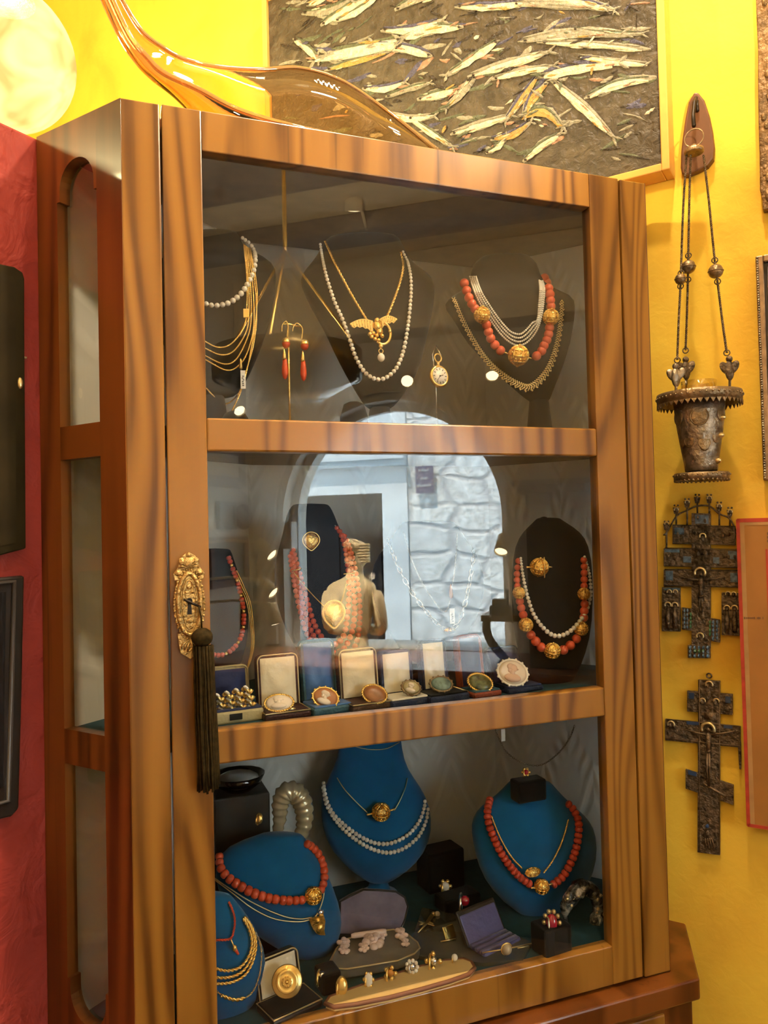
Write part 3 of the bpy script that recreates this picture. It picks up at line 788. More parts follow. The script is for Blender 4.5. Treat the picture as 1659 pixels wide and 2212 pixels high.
# hanging lamp with a bronze band and glass bowl: seen mirrored in the upper pane
def pendant():
    c = refl(625, 790, 1.0); c.z -= 0
    k = (c - V3((CAM.x, -CAM.y, CAM.z))).length / FPX
    rad = 158 * k; zt = 45 * k
    top = V3((c.x, c.y, Z_CEIL + H))
    t = thing('pendant_lamp', 'hanging lamp with bronze banded glass bowl on brass rods, mirrored in the upper pane', 'lamp', top)
    mb = MB(); mb.lathe([(rad, -zt * .6), (rad * 1.01, zt * .7), (rad * .985, zt * .7), (rad * .975, -zt * .6)], c, 48); mk('band', mb, plain('bronze_band', (.30, .22, .10), .3, .8), t)
    mb = MB(); mb.lathe([(.002, -zt * 1.7), (rad * .5, -zt * 1.5), (rad * .97, -zt * .6), (rad * .965, -zt * .58), (rad * .5, -zt * 1.4), (.002, -zt * 1.6)], c, 48); mk('bowl', mb, M_GLASS, t)
    hub = c + V3((0, 0, 250 * k))
    mb = MB(); mb.tube([top, hub], .006, 8)
    for j in range(3):
        a = 2 * math.pi * j / 3 + .4; e = c + V3((rad * .97 * math.cos(a), rad * .97 * math.sin(a), zt * .7)); mb.tube([hub, (hub + e) / 2 + (e - c) * .12 * 0, e], .0035, 8)
    mk('suspension_rods', mb, M_GOLD, t)
    mb = MB(); mb.lathe([(.001, 0), (.05, 0), (.045, -.03), (.012, -.05), (.001, -.05)], top, 24); mk('ceiling_rose', mb, M_GOLD, t)
    l = light('pendant_light', 'POINT', c + V3((0, 0, zt * .1)), 95, WARM, .02)
pendant()
for i, (a, b, p, tt) in enumerate(SPOTS):
    t = thing('ceiling_downlight', ['round white ceiling downlight nearest the yellow wall', 'round white ceiling downlight nearest the red partition', 'round white ceiling downlight aimed at the hanging oil lamp'][i], 'lamp', R(a, b, zceil(b)), 'ceiling downlights')
    zc9 = zceil(b); d = (R(*tt) - R(a, b, zc9 - .1)).normalized()
    mb = MB(); mb.lathe([(.001, 0), (.05, 0), (.05, -.02), (.001, -.02)], R(a, b, zc9), 24); mk('mount', mb, M_SHADE, t)
    mb = MB(); M = frame_to(d); mb.lathe([(.03, -.075), (.056, -.03), (.058, .0), (.052, .0), (.05, -.02), (.028, -.07)], R(a, b, zc9 - .105), 24, M); mk('lamp_head', mb, M_SHADE, t)

# unseen spotlight added behind the camera to brighten the cabinet interior
sl = R(.27, .96, 1.11); sd = (R(.14, -.02, .36) - sl).normalized()
t = thing('added_spotlight', 'added unseen spotlight behind the camera, brightening the cabinet interior', 'lamp', R(.27, .96, Z_CEIL))
mb = MB(); mb.lathe([(.03, -.10), (.042, -.06), (.045, .0), (.040, .0), (.038, -.03)], sl - sd * .01, 24, frame_to(sd)); mk('lamp_head', mb, M_SHADE, t)
mb = MB(); mb.tube([R(.27, .96, Z_CEIL), sl - sd * .05], .006, 8); mk('stem', mb, M_SHADE, t)
light('added_spotlight_light', 'SPOT', sl + sd * .01, 62, WARM2, .03, target=R(.14, -.02, .36), spot=.85)

# ------------------------------------------------------------------ corner cabinet
XL, XGL, XGR, XR, ZT = -.1002, -.0522, .6578, .7094, .5536
ZO_T, R1T, R1B, R2T, R2B, ZO_B, ZDB = .5001, .1496, .1062, -.2540, -.2980, -.6508, -.7096
LS = .1723
dL = V3((-math.cos(TH), math.sin(TH), 0)); dRr = V3((math.cos(TH), math.sin(TH), 0))
YB = .385
P0, P1 = V3((XL, 0, 0)), V3((XR, 0, 0))
P2 = P1 + dRr * (LS - .012); P5 = P0 + dL * LS
P3 = V3((.612, YB, 0)); P4 = V3((.118, YB, 0))
cab = thing('corner_display_cabinet', 'walnut corner display cabinet with three glazed panes in its door', 'cabinet', (.3, .1, 0))
def zp(p, z): return V3((p.x, p.y, z + H))
PLAN = [P0, P1, P2, P3, P4, P5]
def slab(poly, z0, z1): return MB().prism([zp(p, z0) for p in poly], (0, 0, z1 - z0))
# inset plan for shelves
cen = V3((.3, .17, 0))
INS = [p + (cen - p).normalized() * .016 for p in PLAN]; INS[0].y = .03; INS[1].y = .03
nR_ = V3((-dRr.y, dRr.x, 0)); TOPP = [P0 + dL * .029 + DR * .017, P1 + dRr * .029 + nR_ * .017, P2 + nR_ * .017, P3, P4, P5 + DR * .017]
o = slab(TOPP, ZT - .022, ZT); o.rnd(); mk('top_board', o, M_WOODR, cab, .002)
INS2 = [p + (cen - p).normalized() * .022 for p in PLAN]; INS2[0].y = .022; INS2[1].y = .022
mk('top_dark_sheet', slab(INS2, ZT - .027, ZT - .0222), M_WOODIN, cab)  # plain dark sheet added to darken the underside and keep pane reflections clear
mk('bottom_board', slab(INS2, -.69, -.657), M_WOODIN, cab)
mk('floor_cloth', slab(INS2, -.657, -.655), M_TEAL, cab)
mk('shelf', slab(INS, .122, .142), M_WOODIN, cab)
sh = mk('shelf', slab(INS, -.284, -.264), M_WOODIN, cab)
mk('shelf_cloth', slab(INS, -.264, -.262), M_TEAL, sh)
# lining (damask paper on the three back boards)
def uvw(p): return ((p - V3((.3, .3, 0))).dot(V3((1, 0, 0))) - p.y * .7, p.z)
mb = MB(); prev = None
for a, b in ((P5 - dL * .018, P4), (P4, P3), (P3, P2 - dRr * .018)):
    d = (b - a).normalized(); nn = V3((-d.y, d.x, 0))
    if nn.dot(cen - a) < 0: nn = -nn
    mb.add([zp(a, ZDB), zp(b, ZDB), zp(b, ZT - .02), zp(a, ZT - .02), zp(a + nn * .006, ZDB), zp(b + nn * .006, ZDB), zp(b + nn * .006, ZT - .02), zp(a + nn * .006, ZT - .02)],
           [(3, 2, 1, 0), (4, 5, 6, 7), (0, 1, 5, 4), (2, 3, 7, 6), (1, 2, 6, 5), (0, 4, 7, 3)])
mk('back_lining', mb, M_DAMASK, cab, uv=uvw)
# front stiles
for x0, x1, nm in ((XL, XGL + .0, 'left'), (XGR + .0022, XR, 'right')):
    mb = MB().rnd(); mb.bx(x0 + (.0 if nm == 'left' else 0), x1, 0, .022, ZDB - .003, ZT); mk('front_stile', mb, M_WOOD, cab, .002)
# glazed side panels with arched windows
def side_panel(P, d, L, name):
    nin = V3((-d.y, d.x, 0))
    if nin.dot(cen - P) < 0: nin = -nin
    T = .016
    def q(u, z, t=0): return P + d * u + nin * t + V3((0, 0, z + H))
    mb = MB()
    def piece(pts): mb.rnd(); mb.prism([q(u, z) for u, z in pts], nin * T)
    u1, u2 = .048, .129
    piece([(0, ZDB - .003), (u1, ZDB - .003), (u1, ZT - .0005), (0, ZT - .0005)])
    piece([(u2, ZDB - .003), (L, ZDB - .003), (L, ZT - .0005), (u2, ZT - .0005)])
    for z0, z1 in ((.1023, .1464), (-.3004, -.2550)): piece([(u1, z0), (u2, z0), (u2, z1), (u1, z1)])
    um = (u1 + u2) / 2; ra = (u2 - u1) / 2 - .0055; zs = .499 - ra * 1.05 - .012
    arc = [(um + ra * math.cos(math.pi * i / 16), zs + .014 + ra * 1.05 * math.sin(math.pi * i / 16)) for i in range(17)]
    piece([(u2, ZT - .0005), (u1, ZT - .0005), (u1, zs), (um - ra, zs)] + arc[::-1] + [(um + ra, zs), (u2, zs)])
    zb = -.612
    arcb = [(um + ra * math.cos(math.pi * i / 16), zb + ra * .9 - .014 - ra * 1.05 * math.sin(math.pi * i / 16)) for i in range(17)]
    zsb = zb + ra * .9
    piece([(u2, ZDB - .003), (u1, ZDB - .003), (u1, zsb), (um - ra, zsb)] + arcb[::-1] + [(um + ra, zsb), (u2, zsb)])
    so = mk(name, mb, M_WOODR, cab)
    for z0, z1 in ((.146, .515), (-.256, .103), (-.65, -.300)):
        g = MB(); g.prism([q(u1 - .003, z0, .010), (q(u2 + .003, z0, .010)), q(u2 + .003, z1, .010), q(u1 - .003, z1, .010)], nin * .002); mk('side_pane', g, M_GLASS, so)
side_panel(P0, dL, LS, 'side_panel')
side_panel(P1, dRr, LS - .012, 'side_panel')
# door
dx0, dx1 = -.0500, .6556
mb = MB()
Y1 = .021
for x0, x1, z0, z1 in ((dx0, 0, ZDB, ZT), (.600, dx1, ZDB, ZT), (0, .600, ZO_T, ZT), (0, .600, ZDB, ZO_B)):
    mb.rnd(); mb.bx(x0, x1, -.001, Y1, z0, z1)
door = mk('door', mb, M_WOOD, cab, .0016)
for z0, z1 in ((R1B, R1T), (R2B, R2T)):
    mb = MB().rnd(); mb.bx(0, .600, -.001, Y1, z0, z1); mk('glazing_bar', mb, M_WOOD, door, .0025)
for z0, z1 in ((R1T, ZO_T), (R2T, R1B), (ZO_B, R2B)):
    mb = MB().bx(-.004, .604, .010, .0125, z0 - .004, z1 + .004); mk('glass_pane', mb, M_GLASS, door)
# base with ledge
def off_poly(o): return [V3((XL - o * .5, -o, 0)), V3((XR + o * .95, -o, 0)), V3((.838 + o * .0, .112, 0)), V3((.62, .398, 0)), V3((.112, .40, 0)), P5 + V3((-.001, .004, 0))]
mb = slab(off_poly(.031), -.748, -.7145); mb.rnd(); mb.gs = [(3, 5, 7)] * len(mb.v); mk('base_ledge', mb, M_WOODR, cab, .003)
mb = slab(off_poly(.022), -H + .001, -.748); mb.gs = [(13, 5, 17)] * len(mb.v); bb = mk('base', mb, M_WOODR, cab, .002)
mb = MB().rnd(); mb.bx(-.04, .675, -.026, -.020, -1.02, -.757); mk('drawer_front', mb, M_WOOD, bb, .003)
# lock plate
def escutcheon():
    yy = -.0045
    c = at(409, 1305, yy)
    k = m_px(1, c)
    t = V3((1, 0, 0)); zz = V3((0, 0, 1)); nrm = V3((0, -1, 0))
    def q(x, z, d=0): return c + t * (x * k) + zz * (z * k) + nrm * (d * k)
    mb = MB()
    out = []
    n = 64
    for i in range(n):
        a = 2 * math.pi * i / n
        rx, rz = 33, 78
        s = 1 + .045 * (1 if i % 2 else -1)
        out.append(q(rx * s * math.cos(a), rz * s * math.sin(a)))
    mb.prism(out, nrm * (3 * k))
    crown = [(-30, 52), (-33, 66), (-24, 78), (-20, 92), (-14, 104), (0, 113), (14, 104), (20, 92), (24, 78), (33, 66), (30, 52)]
    mb.prism([q(*p) for p in crown], nrm * (3.4 * k))
    foot = [(-26, -62), (-24, -84), (-20, -104), (-8, -112), (0, -118), (8, -112), (20, -104), (24, -84), (26, -62)]
    mb.prism([q(*p) for p in foot], nrm * (3.4 * k))
    e = mk('lock_plate', mb, M_BRASS, door, .0006, label='ornate brass keyhole plate')
    mb = MB()
    mb.tube([q(24 * math.cos(a), 66 * math.sin(a), 4) for a in [2 * math.pi * i / 40 for i in range(40)]], 5 * k, 8, closed=True)
    mb.tube([q(14.5 * math.cos(a), 52 * math.sin(a), 3.5) for a in [2 * math.pi * i / 40 for i in range(40)]], 2.0 * k, 6, closed=True)
    mb.ball(q(0, 90, 4), (13 * k, 5 * k, 12 * k)); mb.ball(q(0, 106, 4), (6 * k, 4 * k, 6 * k))
    for s in (-1, 1):
        mb.ball(q(s * 15, 92, 3), (7 * k, 4 * k, 9 * k)); mb.ball(q(s * 22, 68, 3), (9 * k, 4 * k, 7 * k))
        mb.tube([q(s * 2, 78, 4), q(s * 14, 82, 5), q(s * 22, 80, 4)], 2.2 * k, 6)
        for j in range(3): mb.tube([q(0, -76, 4), q(s * (5 + 6 * j), -90 + 2 * j, 5), q(s * (6 + 6 * j), -102 + 4 * j, 4)], 2.2 * k, 6)
    for i in range(36):
        a = 2 * math.pi * i / 36; mb.ball(q(31.5 * math.cos(a), 75 * math.sin(a), 3.2), 2.9 * k, 8, 5)
    mb.ball(q(0, 38, 4), (6 * k, 3 * k, 6 * k)); mb.ball(q(0, -36, 4), (7 * k, 3 * k, 5 * k)); mb.ball(q(-5, 26, 3.5), (5 * k, 2 * k, 3 * k)); mb.ball(q(5, 26, 3.5), (5 * k, 2 * k, 3 * k))
    for o in (mb,): pass
    mk('lock_plate_relief', mb, M_BRASS, door)
    mb = MB(); mb.prism([q(6.5 * math.cos(2 * math.pi * i / 16), 7 + 6.5 * math.sin(2 * math.pi * i / 16), 3.2) for i in range(16)], nrm * .4 * k)
    mb.prism([q(-3.4, 6, 3.2), q(3.4, 6, 3.2), q(4.8, -22, 3.2), q(-4.8, -22, 3.2)], nrm * .4 * k); mk('keyhole', mb, M_IRON, door)
    # key with tassel
    kt = thing('key_with_tassel', 'dark iron key with olive silk tassel hanging in the door lock', 'key', q(0, 6, 6))
    mb = MB(); mb.tube([q(0, 6, 3), q(0, 6, 16)], 2.6 * k, 8); mb.tube([q(-13, 12, 15), q(-6, 8, 17), q(6, 2, 17), q(22, -6, 15)], [2.2 * k, 2.8 * k, 2.8 * k, 2.4 * k], 8); mk('key', mb, M_IRON, kt)
    mb = MB(); mb.tube([q(18, -4, 17), q(22, -25, 19), q(23, -52, 20)], 1.8 * k, 6); mk('cord', mb, M_TASSEL, kt)
    mb = MB(); C = q(23, -70, 24)
    mb.ball(C, (23 * k, 20 * k, 20 * k), 24, 12)
    for i in range(18):
        a = 2 * math.pi * i / 18
        mb.tube([C + V3((20.6 * k * math.cos(a + s * .25) * math.cos(b), 18 * k * math.sin(a + s * .25) * math.cos(b), 18.5 * k * math.sin(b))) for s, b in ((0, -1.2), (.5, -.6), (1, 0), (1.5, .6), (2, 1.2))], 2.2 * k, 5)
    mk('tassel_head', mb, M_TASSEL, kt)
    mb = MB(); rnd = random.Random(3)
    top = q(25, -88, 23)
    for i in range(64):
        a = rnd.uniform(0, 2 * math.pi); rr = math.sqrt(rnd.random())
        x, y = 21 * rr * math.cos(a), 15 * rr * math.sin(a)
        ln = rnd.uniform(292, 312)
        pts = []
        for j in range(9):
            f = j / 8
            sx = x * (1 + .12 * f) + 6 * f * 0 + rnd.uniform(-1.0, 1.0) + 6 * f; sy = y * (1 + .1 * f) + rnd.uniform(-1, 1)
            pts.append(top + V3((sx * k, sy * k, -f * ln * k)))
        mb.tube(pts, 2.5 * k, 5)
    mk('tassel_fringe', mb, M_TASSEL, kt)
escutcheon()

# ------------------------------------------------------------------ on the yellow wall: painting, lamp, crosses, frames
def painting():
    br_ = aw(1428.7, 352.7, .048); tl = aw(575, 0, .048)
    b1 = br_.dot(DN); b0 = tl.dot(DN); z0 = br_.z - H; z1 = 1.27
    t = thing('fish_painting', 'large oil painting of silver fish in a thin gilded frame', 'painting', R(A_Y, (b0 + b1) / 2, z0))
    aF = A_Y - .05
    mb = MB().rbox(A_Y - .04, A_Y - .004, b0, b1, z0, z1)
    mk('canvas', mb, ramp_noise('olive_ground', [(.3, (.040, .032, .021)), (.55, (.070, .056, .037)), (.8, (.115, .092, .06))], 22, 6, 1.0, .5, bump=.8, bscale=70), t)
    mb = MB(); fwid = .014
    for args in ((aF, A_Y - .002, b0 - fwid, b0, z0 - fwid, z1 + fwid), (aF, A_Y - .002, b1, b1 + fwid, z0 - fwid, z1 + fwid), (aF, A_Y - .002, b0, b1, z0 - fwid, z0), (aF, A_Y - .002, b0, b1, z1, z1 + fwid)): mb.rbox(*args)
    fr = mk('frame', mb, M_PFRAME, t, .002)
    def paint(n, c): return plain('paint_' + n, c, .4, bump=.8, bscale=140, noise=.3, nscale=90)
    pals = [paint('cream', (.56, .49, .34)), paint('grey', (.24, .225, .17)), paint('green', (.085, .098, .058)), paint('blue', (.060, .058, .105)), paint('ochre', (.36, .22, .06)), paint('pink', (.30, .17, .11)), paint('dark', (.03, .022, .014))]
    mb = MB(); rnd = random.Random(11)
    S = lambda x, y, o: aw(x, y, .0402 + o)
    def stroke(x0, y0, x1, y1, w, mat, bend=0, lift=.0):
        if max(x0, x1) > 1419 or min(x0, x1) < 584: return
        mb.mat = mat
        n = 7; dx, dy = x1 - x0, y1 - y0; L = math.hypot(dx, dy); nx, ny = -dy / L, dx / L
        A, B, Cc = [], [], []
        for i in range(n):
            f = i / (n - 1); wd = w * (math.sin(math.pi * min(1, max(0, f * .94 + .03))) ** .55) * .5 * rnd.uniform(.65, 1.3)
            bx_ = x0 + dx * f + nx * bend * math.sin(math.pi * f); by_ = y0 + dy * f + ny * bend * math.sin(math.pi * f)
            A.append(S(bx_ + nx * wd, by_ + ny * wd, lift)); B.append(S(bx_ - nx * wd, by_ - ny * wd, lift)); Cc.append(S(bx_, by_, lift + .0012))
        vs = A + Cc + B
        fs = []
        for i in range(n - 1):
            fs += [(i, i + 1, n + i + 1, n + i), (n + i, n + i + 1, 2 * n + i + 1, 2 * n + i)]
        mb.smooth = False
        mb.add(vs, [tuple(reversed(f)) for f in fs])
    def fish(x0, y0, x1, y1, w, bend=0, main=0):
        dx, dy = x1 - x0, y1 - y0; L = math.hypot(dx, dy); nx, ny = -dy / L, dx / L
        if ny < 0: nx, ny = -nx, -ny
        stroke(x0, y0, x1, y1, w, 6, bend, .0)
        stroke(x0 + nx * w * .05, y0 + ny * w * .05, x1, y1, w * .8, 1, bend, .0006)
        stroke(x0 + dx * .05 - nx * w * .22, y0 + dy * .05 - ny * w * .22, x1 - dx * .1 - nx * w * .22, y1 - dy * .1 - ny * w * .22, w * .3, rnd.choice([2, 2, 3, 1, 1]), bend, .0014)
        stroke(x0 + dx * .08 + nx * w * .12, y0 + dy * .08 + ny * w * .12, x1 - dx * .12 + nx * w * .12, y1 - dy * .12 + ny * w * .12, w * .62, main, bend, .0018)
        for _ in range(4):
            f = rnd.uniform(.1, .8); g = f + rnd.uniform(.08, .2); o = rnd.uniform(-.25, .35) * w
            stroke(x0 + dx * f + nx * o, y0 + dy * f + ny * o, x0 + dx * g + nx * o, y0 + dy * g + ny * o, w * .16, rnd.choice([0, 0, 4, 1, 5]), 0, .0026)
        hx, hy = x0 + dx * .07, y0 + dy * .07
        stroke(hx - 3, hy, hx + 3, hy, 5, 6, 0, .004)
        ex, ey = x1, y1                       # tail
        for s in (-1, 1): stroke(x1 - dx * .04, y1 - dy * .04, x1 + dx * .07 + nx * s * w * .4, y1 + dy * .07 + ny * s * w * .4, w * .22, 1, 0, .002)
    for rr in range(420):                      # loose ground strokes
        x = rnd.uniform(585, 1420); y = rnd.uniform(-330, 345)
        a = rnd.gauss(-.25, .35); L = rnd.uniform(18, 70)
        stroke(x, y, x + L * math.cos(a), y + L * math.sin(a), rnd.uniform(4, 12), rnd.choice([2, 2, 3, 6, 6, 1, 1, 5]), rnd.uniform(-4, 4), .0001)
    FISH = [(820, 65, 960, 42, 26), (935, 118, 800, 92, 30), (870, 84, 700, 118, 34), (1000, 55, 860, 84, 30), (635, 80, 690, 130, 24), (665, 132, 860, 100, 24), (700, 150, 850, 108, 18),
            (1080, 85, 960, 165, 24), (1120, 88, 1350, 70, 28, -10), (1160, 90, 1405, 108, 22), (1010, 165, 1190, 110, 26), (1060, 172, 1200, 140, 20), (1160, 165, 1345, 135, 36, -6), (1165, 160, 1090, 262, 22),
            (1190, 170, 1330, 300, 26), (1180, 178, 1130, 250, 26), (1120, 250, 1220, 272, 30, -24), (1260, 210, 1420, 165, 26, -10), (1030, 160, 960, 235, 22), (900, 215, 1000, 190, 26), (840, 245, 940, 250, 22),
            (970, 290, 1110, 248, 24), (880, 250, 980, 320, 20), (1060, 300, 1150, 262, 22), (1130, 350, 1215, 285, 22), (1050, 330, 1095, 290, 18), (650, 30, 760, 0, 24), (690, 55, 800, -10, 26), (720, 45, 830, -20, 22),
            (850, 20, 960, -20, 24), (980, 15, 1150, 5, 26), (1100, 5, 1300, 15, 24), (1180, -10, 1330, 22, 26), (660, 12, 720, -30, 20), (1230, 60, 1390, 75, 20), (780, 190, 880, 175, 22), (830, 210, 930, 180, 18), (1240, 120, 1420, 140, 20),
            (700, -60, 900, -90, 28), (950, -50, 1150, -100, 28), (1150, -70, 1350, -60, 30), (650, -120, 800, -180, 28), (900, -150, 1100, -160, 26), (1200, -140, 1380, -190, 28), (760, -240, 960, -210, 28), (1050, -230, 1260, -260, 28)]
    for f in FISH:
        jit = lambda: rnd.uniform(-2, 2)
        fish(f[0] + jit(), f[1] + jit(), f[2] + jit(), f[3] + jit(), f[4], f[5] if len(f) > 5 else rnd.uniform(-8, 8), rnd.choice([0, 0, 0, 1, 4]))
    for _ in range(150):                        # bright dabs
        x = rnd.uniform(620, 1400); y = rnd.uniform(-320, 330); a = rnd.gauss(-.3, .5); L = rnd.uniform(8, 34)
        stroke(x, y, x + L * math.cos(a), y + L * math.sin(a), rnd.uniform(3, 8), rnd.choice([0, 0, 4, 3, 5, 2, 2, 6, 6, 6, 1, 1]), 0, .003)
    mk('impasto_paint', mb, pals, t)
painting()

# picture further along the yellow wall, beyond the globe lamp
pq = aw(77, 20, .02)
t = thing('framed_picture', 'gilded picture frame on yellow wall behind the glowing globe lamp', 'picture', R(A_Y, pq.dot(DN) - .15, pq.z - H))
b1 = pq.dot(DN); z0 = pq.z - H - .04
mb = MB().rbox(A_Y - .025, A_Y, b1 - .03, b1, z0, 1.75).rbox(A_Y - .025, A_Y, b1 - .3, b1 - .27, z0, 1.75).rbox(A_Y - .025, A_Y, b1 - .27, b1 - .03, z0, z0 + .03).rbox(A_Y - .025, A_Y, b1 - .27, b1 - .03, 1.72, 1.75); mk('frame', mb, M_PFRAME, t, .002)
mb = MB().rbox(A_Y - .014, A_Y, b1 - .27, b1 - .03, z0 + .03, 1.72); mk('print', mb, M_DRAW, t)

# two globe lamps behind the red partition (the second hangs left of the photo)
def globe_lamp(gc, label, power, lz):
    gr = .148 if power < 100 else 143 / FPX * dist(gc)
    t = thing('globe_lamp', label, 'lamp', V3((gc.x, gc.y, Z_HIGH + H)), 'alabaster globe lamps')
    mb = MB(); mb.ball(gc, (gr, gr, gr * 1.04), 48, 32); mk('globe', mb, M_GLOBE, t)
    mb = MB(); mb.tube([gc + V3((0, 0, gr * .98)), V3((gc.x, gc.y, Z_HIGH + H))], .004, 8); mk('cord', mb, M_BRASS, t)
    mb = MB(); mb.lathe([(.001, -.01), (.05, -.012), (.045, .02), (.012, .035), (.001, .035)], gc + V3((0, 0, gr)), 24); mk('cap', mb, M_BRASS, t)
    light('globe_light', 'POINT', V3((gc.x, gc.y, lz + H)), power, (1.0, .90, .52), .03)
globe_lamp(plane(12, 128, DN * (B_RED - .30), DN), 'glowing mottled alabaster globe lamp behind the red partition', 190, .80)
globe_lamp(R(-.62, -.70, .84), 'second globe lamp further left behind the red partition', 26, .80)

# plaque and hanging oil lamp
def oil_lamp():
    po = [(1503, 209), (1512, 210), (1525, 226), (1535, 256), (1542, 290), (1546, 325), (1544, 350), (1532, 366), (1510, 377), (1485, 387), (1477, 384), (1474, 370), (1475, 335), (1479, 300), (1484, 265), (1491, 230)]
    b = thing('wall_plaque', 'brown wooden tongue-shaped plaque on yellow wall holding the oil lamp', 'plaque', aw(1508, 385, 0))
    mb = MB(); mb.prism([aw(x, y, 0) for x, y in po], DR * -.018); mk('board', mb, M_PLAQ, b, .003)
    mb = MB(); mb.tube([aw(1503, 212, .018), aw(1500, 222, .03), aw(1497, 250, .034), aw(1499, 272, .05)], .0035, 8); mb.tube([aw(1506, 218, .02), aw(1507, 240, .024)], .003, 6); mk('hook', mb, M_IRON, b)
    OFF = .088
    C = aw(1510, 865, OFF)
    k = m_px(1, C)
    t = thing('hanging_oil_lamp', 'tarnished silver hanging oil lamp on three chains against yellow wall', 'lamp', aw(1499, 275, .05))
    def Z(py): return aw(1510, py, OFF)
    AX = lambda py: V3((C.x, C.y, Z(py).z))
    # ring, cap
    mb = MB(); c = aw(1499, 298, .055); M = facing(-DR); mb.torus(c, 20 * k, 1.6 * k, M, 24, 6); mk('ring', mb, M_BRONZEL, t)
    cap = aw(1499, 322, .056)
    mb = MB(); mb.lathe([(.001, 12 * k), (5 * k, 10 * k), (8 * k, 4 * k), (20 * k, 0), (21 * k, -8 * k), (19 * k, -10 * k), (.001, -4 * k)], cap, 20); mk('hanger_cap', mb, M_BRONZEL, t)
    ch = [[(1483, 335), (1476, 450), (1471, 590), None, (1470, 618), (1466, 700), (1463, 778)], [(1492, 335), (1489, 440), (1487, 552), None, (1486, 604), (1484, 680), (1481, 757)], [(1520, 335), (1532, 440), (1544, 562), None, (1550, 608), (1560, 690), (1570, 762)]]
    offs = [(.055, .10), (.06, .06), (.055, .09)]
    balls = [(1470, 603, 12), (1487, 577, 15.5), (1546, 586, 15.5)]
    for i, c in enumerate(ch):
        o0, o1 = offs[i]
        pts = []
        for p in c:
            if p is None: continue
            f = (p[1] - 335) / 440; pts.append(aw(p[0], p[1], o0 + (o1 - o0) * f))
        mb = MB(); rope(mb, spline(pts, 8), 2.6 * k, 9 * k); 
        for p in (c[2], c[4], c[6]):
            f = (p[1] - 335) / 440; mb.torus(aw(p[0], p[1], o0 + (o1 - o0) * f), 6 * k, 1.4 * k, facing(-DR), 14, 5)
        cc = mk('chain', mb, M_BRONZE, t)
        bx_, by_, br2 = balls[i]; f = (by_ - 335) / 440
        mb = MB(); p = aw(bx_, by_, o0 + (o1 - o0) * f); mb.ball(p, br2 * k, 18, 12); mb.torus(p, br2 * k, 1.2 * k, None, 24, 5); mk('chain_ball', mb, M_BRONZEL, cc)
        # cherub-like ornament at the foot of the chain
        mb = MB()
        ox, oy = [(1460, 815), (1482, 800), (1576, 800)][i]
        p = aw(ox, oy, o1)
        mb.ball(p, (11 * k, 7 * k, 22 * k), 12, 8); mb.ball(p + V3((0, 0, 24 * k)), 7 * k, 10, 7)
        for s in (-1, 1):
            mb.ball(p + DN * (s * 9 * k) + V3((0, 0, 6 * k)), (3 * k, 9 * k, 15 * k), 10, 7, Matrix.Rotation(TH, 3, 'Z') @ Matrix.Rotation(s * .5, 3, 'X'))
        mb.tube([p + V3((0, 0, -20 * k)), aw(ox, 845, o1)], 3 * k, 6)
        mk('chain_ornament', mb, M_OLDSIL if i == 0 else M_BRONZE, cc)
    mb = MB()
    zt = AX(852).z - C.z
    mb.lathe([(46 * k, 8 * k), (86 * k, 8 * k), (87 * k, 2 * k), (86 * k, -14 * k), (84 * k, -14 * k), (83 * k, 0), (50 * k, -3 * k), (46 * k, -3 * k)], AX(858), 56)
    for i in range(44):
        a = 2 * math.pi * i / 44; d = V3((math.cos(a), math.sin(a), 0)); tn = V3((-math.sin(a), math.cos(a), 0)); q = AX(872) + d * 85 * k
        mb.prism([q - tn * 5.4 * k, q + tn * 5.4 * k, q - V3((0, 0, 9 * k))], d * 1.5 * k)
        mb.ball(AX(859) + d * 87 * k, 2.4 * k, 6, 4)
    mk('upper_gallery', mb, M_BRONZEL, t)
    mb = MB()
    prof = []
    for py, r in ((868, 53), (900, 50), (935, 45.5), (970, 40), (1000, 35), (1018, 33)):
        prof.append((r * k, AX(py).z - C.z))
    prof = prof + [(30 * k, prof[-1][1])] + [(r - 3 * k, z) for r, z in prof[::-1]]
    mb.lathe(prof, C, 40); mk('cup', mb, M_OLDSIL, t)
    mb = MB()                                     # repousse medallions and mounted stones
    for (az, py, r, s) in ((-.9, 902, 16, 1.0), (.15, 905, 18, 1.1), (1.2, 900, 14, 1), (-.4, 955, 11, 1.4), (.35, 960, 12, 1.6), (1.0, 950, 10, 1.3), (-.9, 955, 10, 1.2)):
        d = (Matrix.Rotation(az, 3, 'Z') @ -DR); rr = 53 - (py - 868) * .137
        p = AX(py) + d * (rr * k); M = frame_to(d); mb.ball(p, (r * k, r * k * s, 2.5 * k), 14, 7, M); mb.torus(p, r * k, 1.6 * k, M, 18, 5)
    mk('medallion_relief', mb, M_BRONZEL, t)
    for (px_, py) in ((1564, 908), (1561, 945), (1551, 998)):
        az = 1.25; d = (Matrix.Rotation(az, 3, 'Z') @ -DR); rr = 53 - (py - 868) * .137
        p = AX(py) + d * (rr * k)
        mb = MB(); mb.lathe([(6 * k, -2 * k), (7 * k, 0), (6 * k, 6 * k), (3 * k, 9 * k), (.0001, 10 * k)], p, 8, frame_to(d)); mk('mounted_stone', mb, M_HALO, t)
    mb = MB()
    mb.lathe([(.001, 2 * k), (34 * k, 2 * k), (55 * k, 4 * k), (57 * k, 0), (56 * k, -12 * k), (50 * k, -12 * k), (.001, -6 * k)], AX(1026), 44)
    for i in range(36):
        a = 2 * math.pi * i / 36; mb.ball(AX(1038) + V3((math.cos(a), math.sin(a), 0)) * 54 * k, 3 * k, 6, 4)
        mb.ball(AX(1027) + V3((math.cos(a), math.sin(a), 0)) * 57 * k, 2 * k, 6, 4)
    mk('lower_gallery', mb, M_BRONZEL, t)
    mb = MB(); z0, z1 = AX(870).z - C.z, AX(824).z - C.z
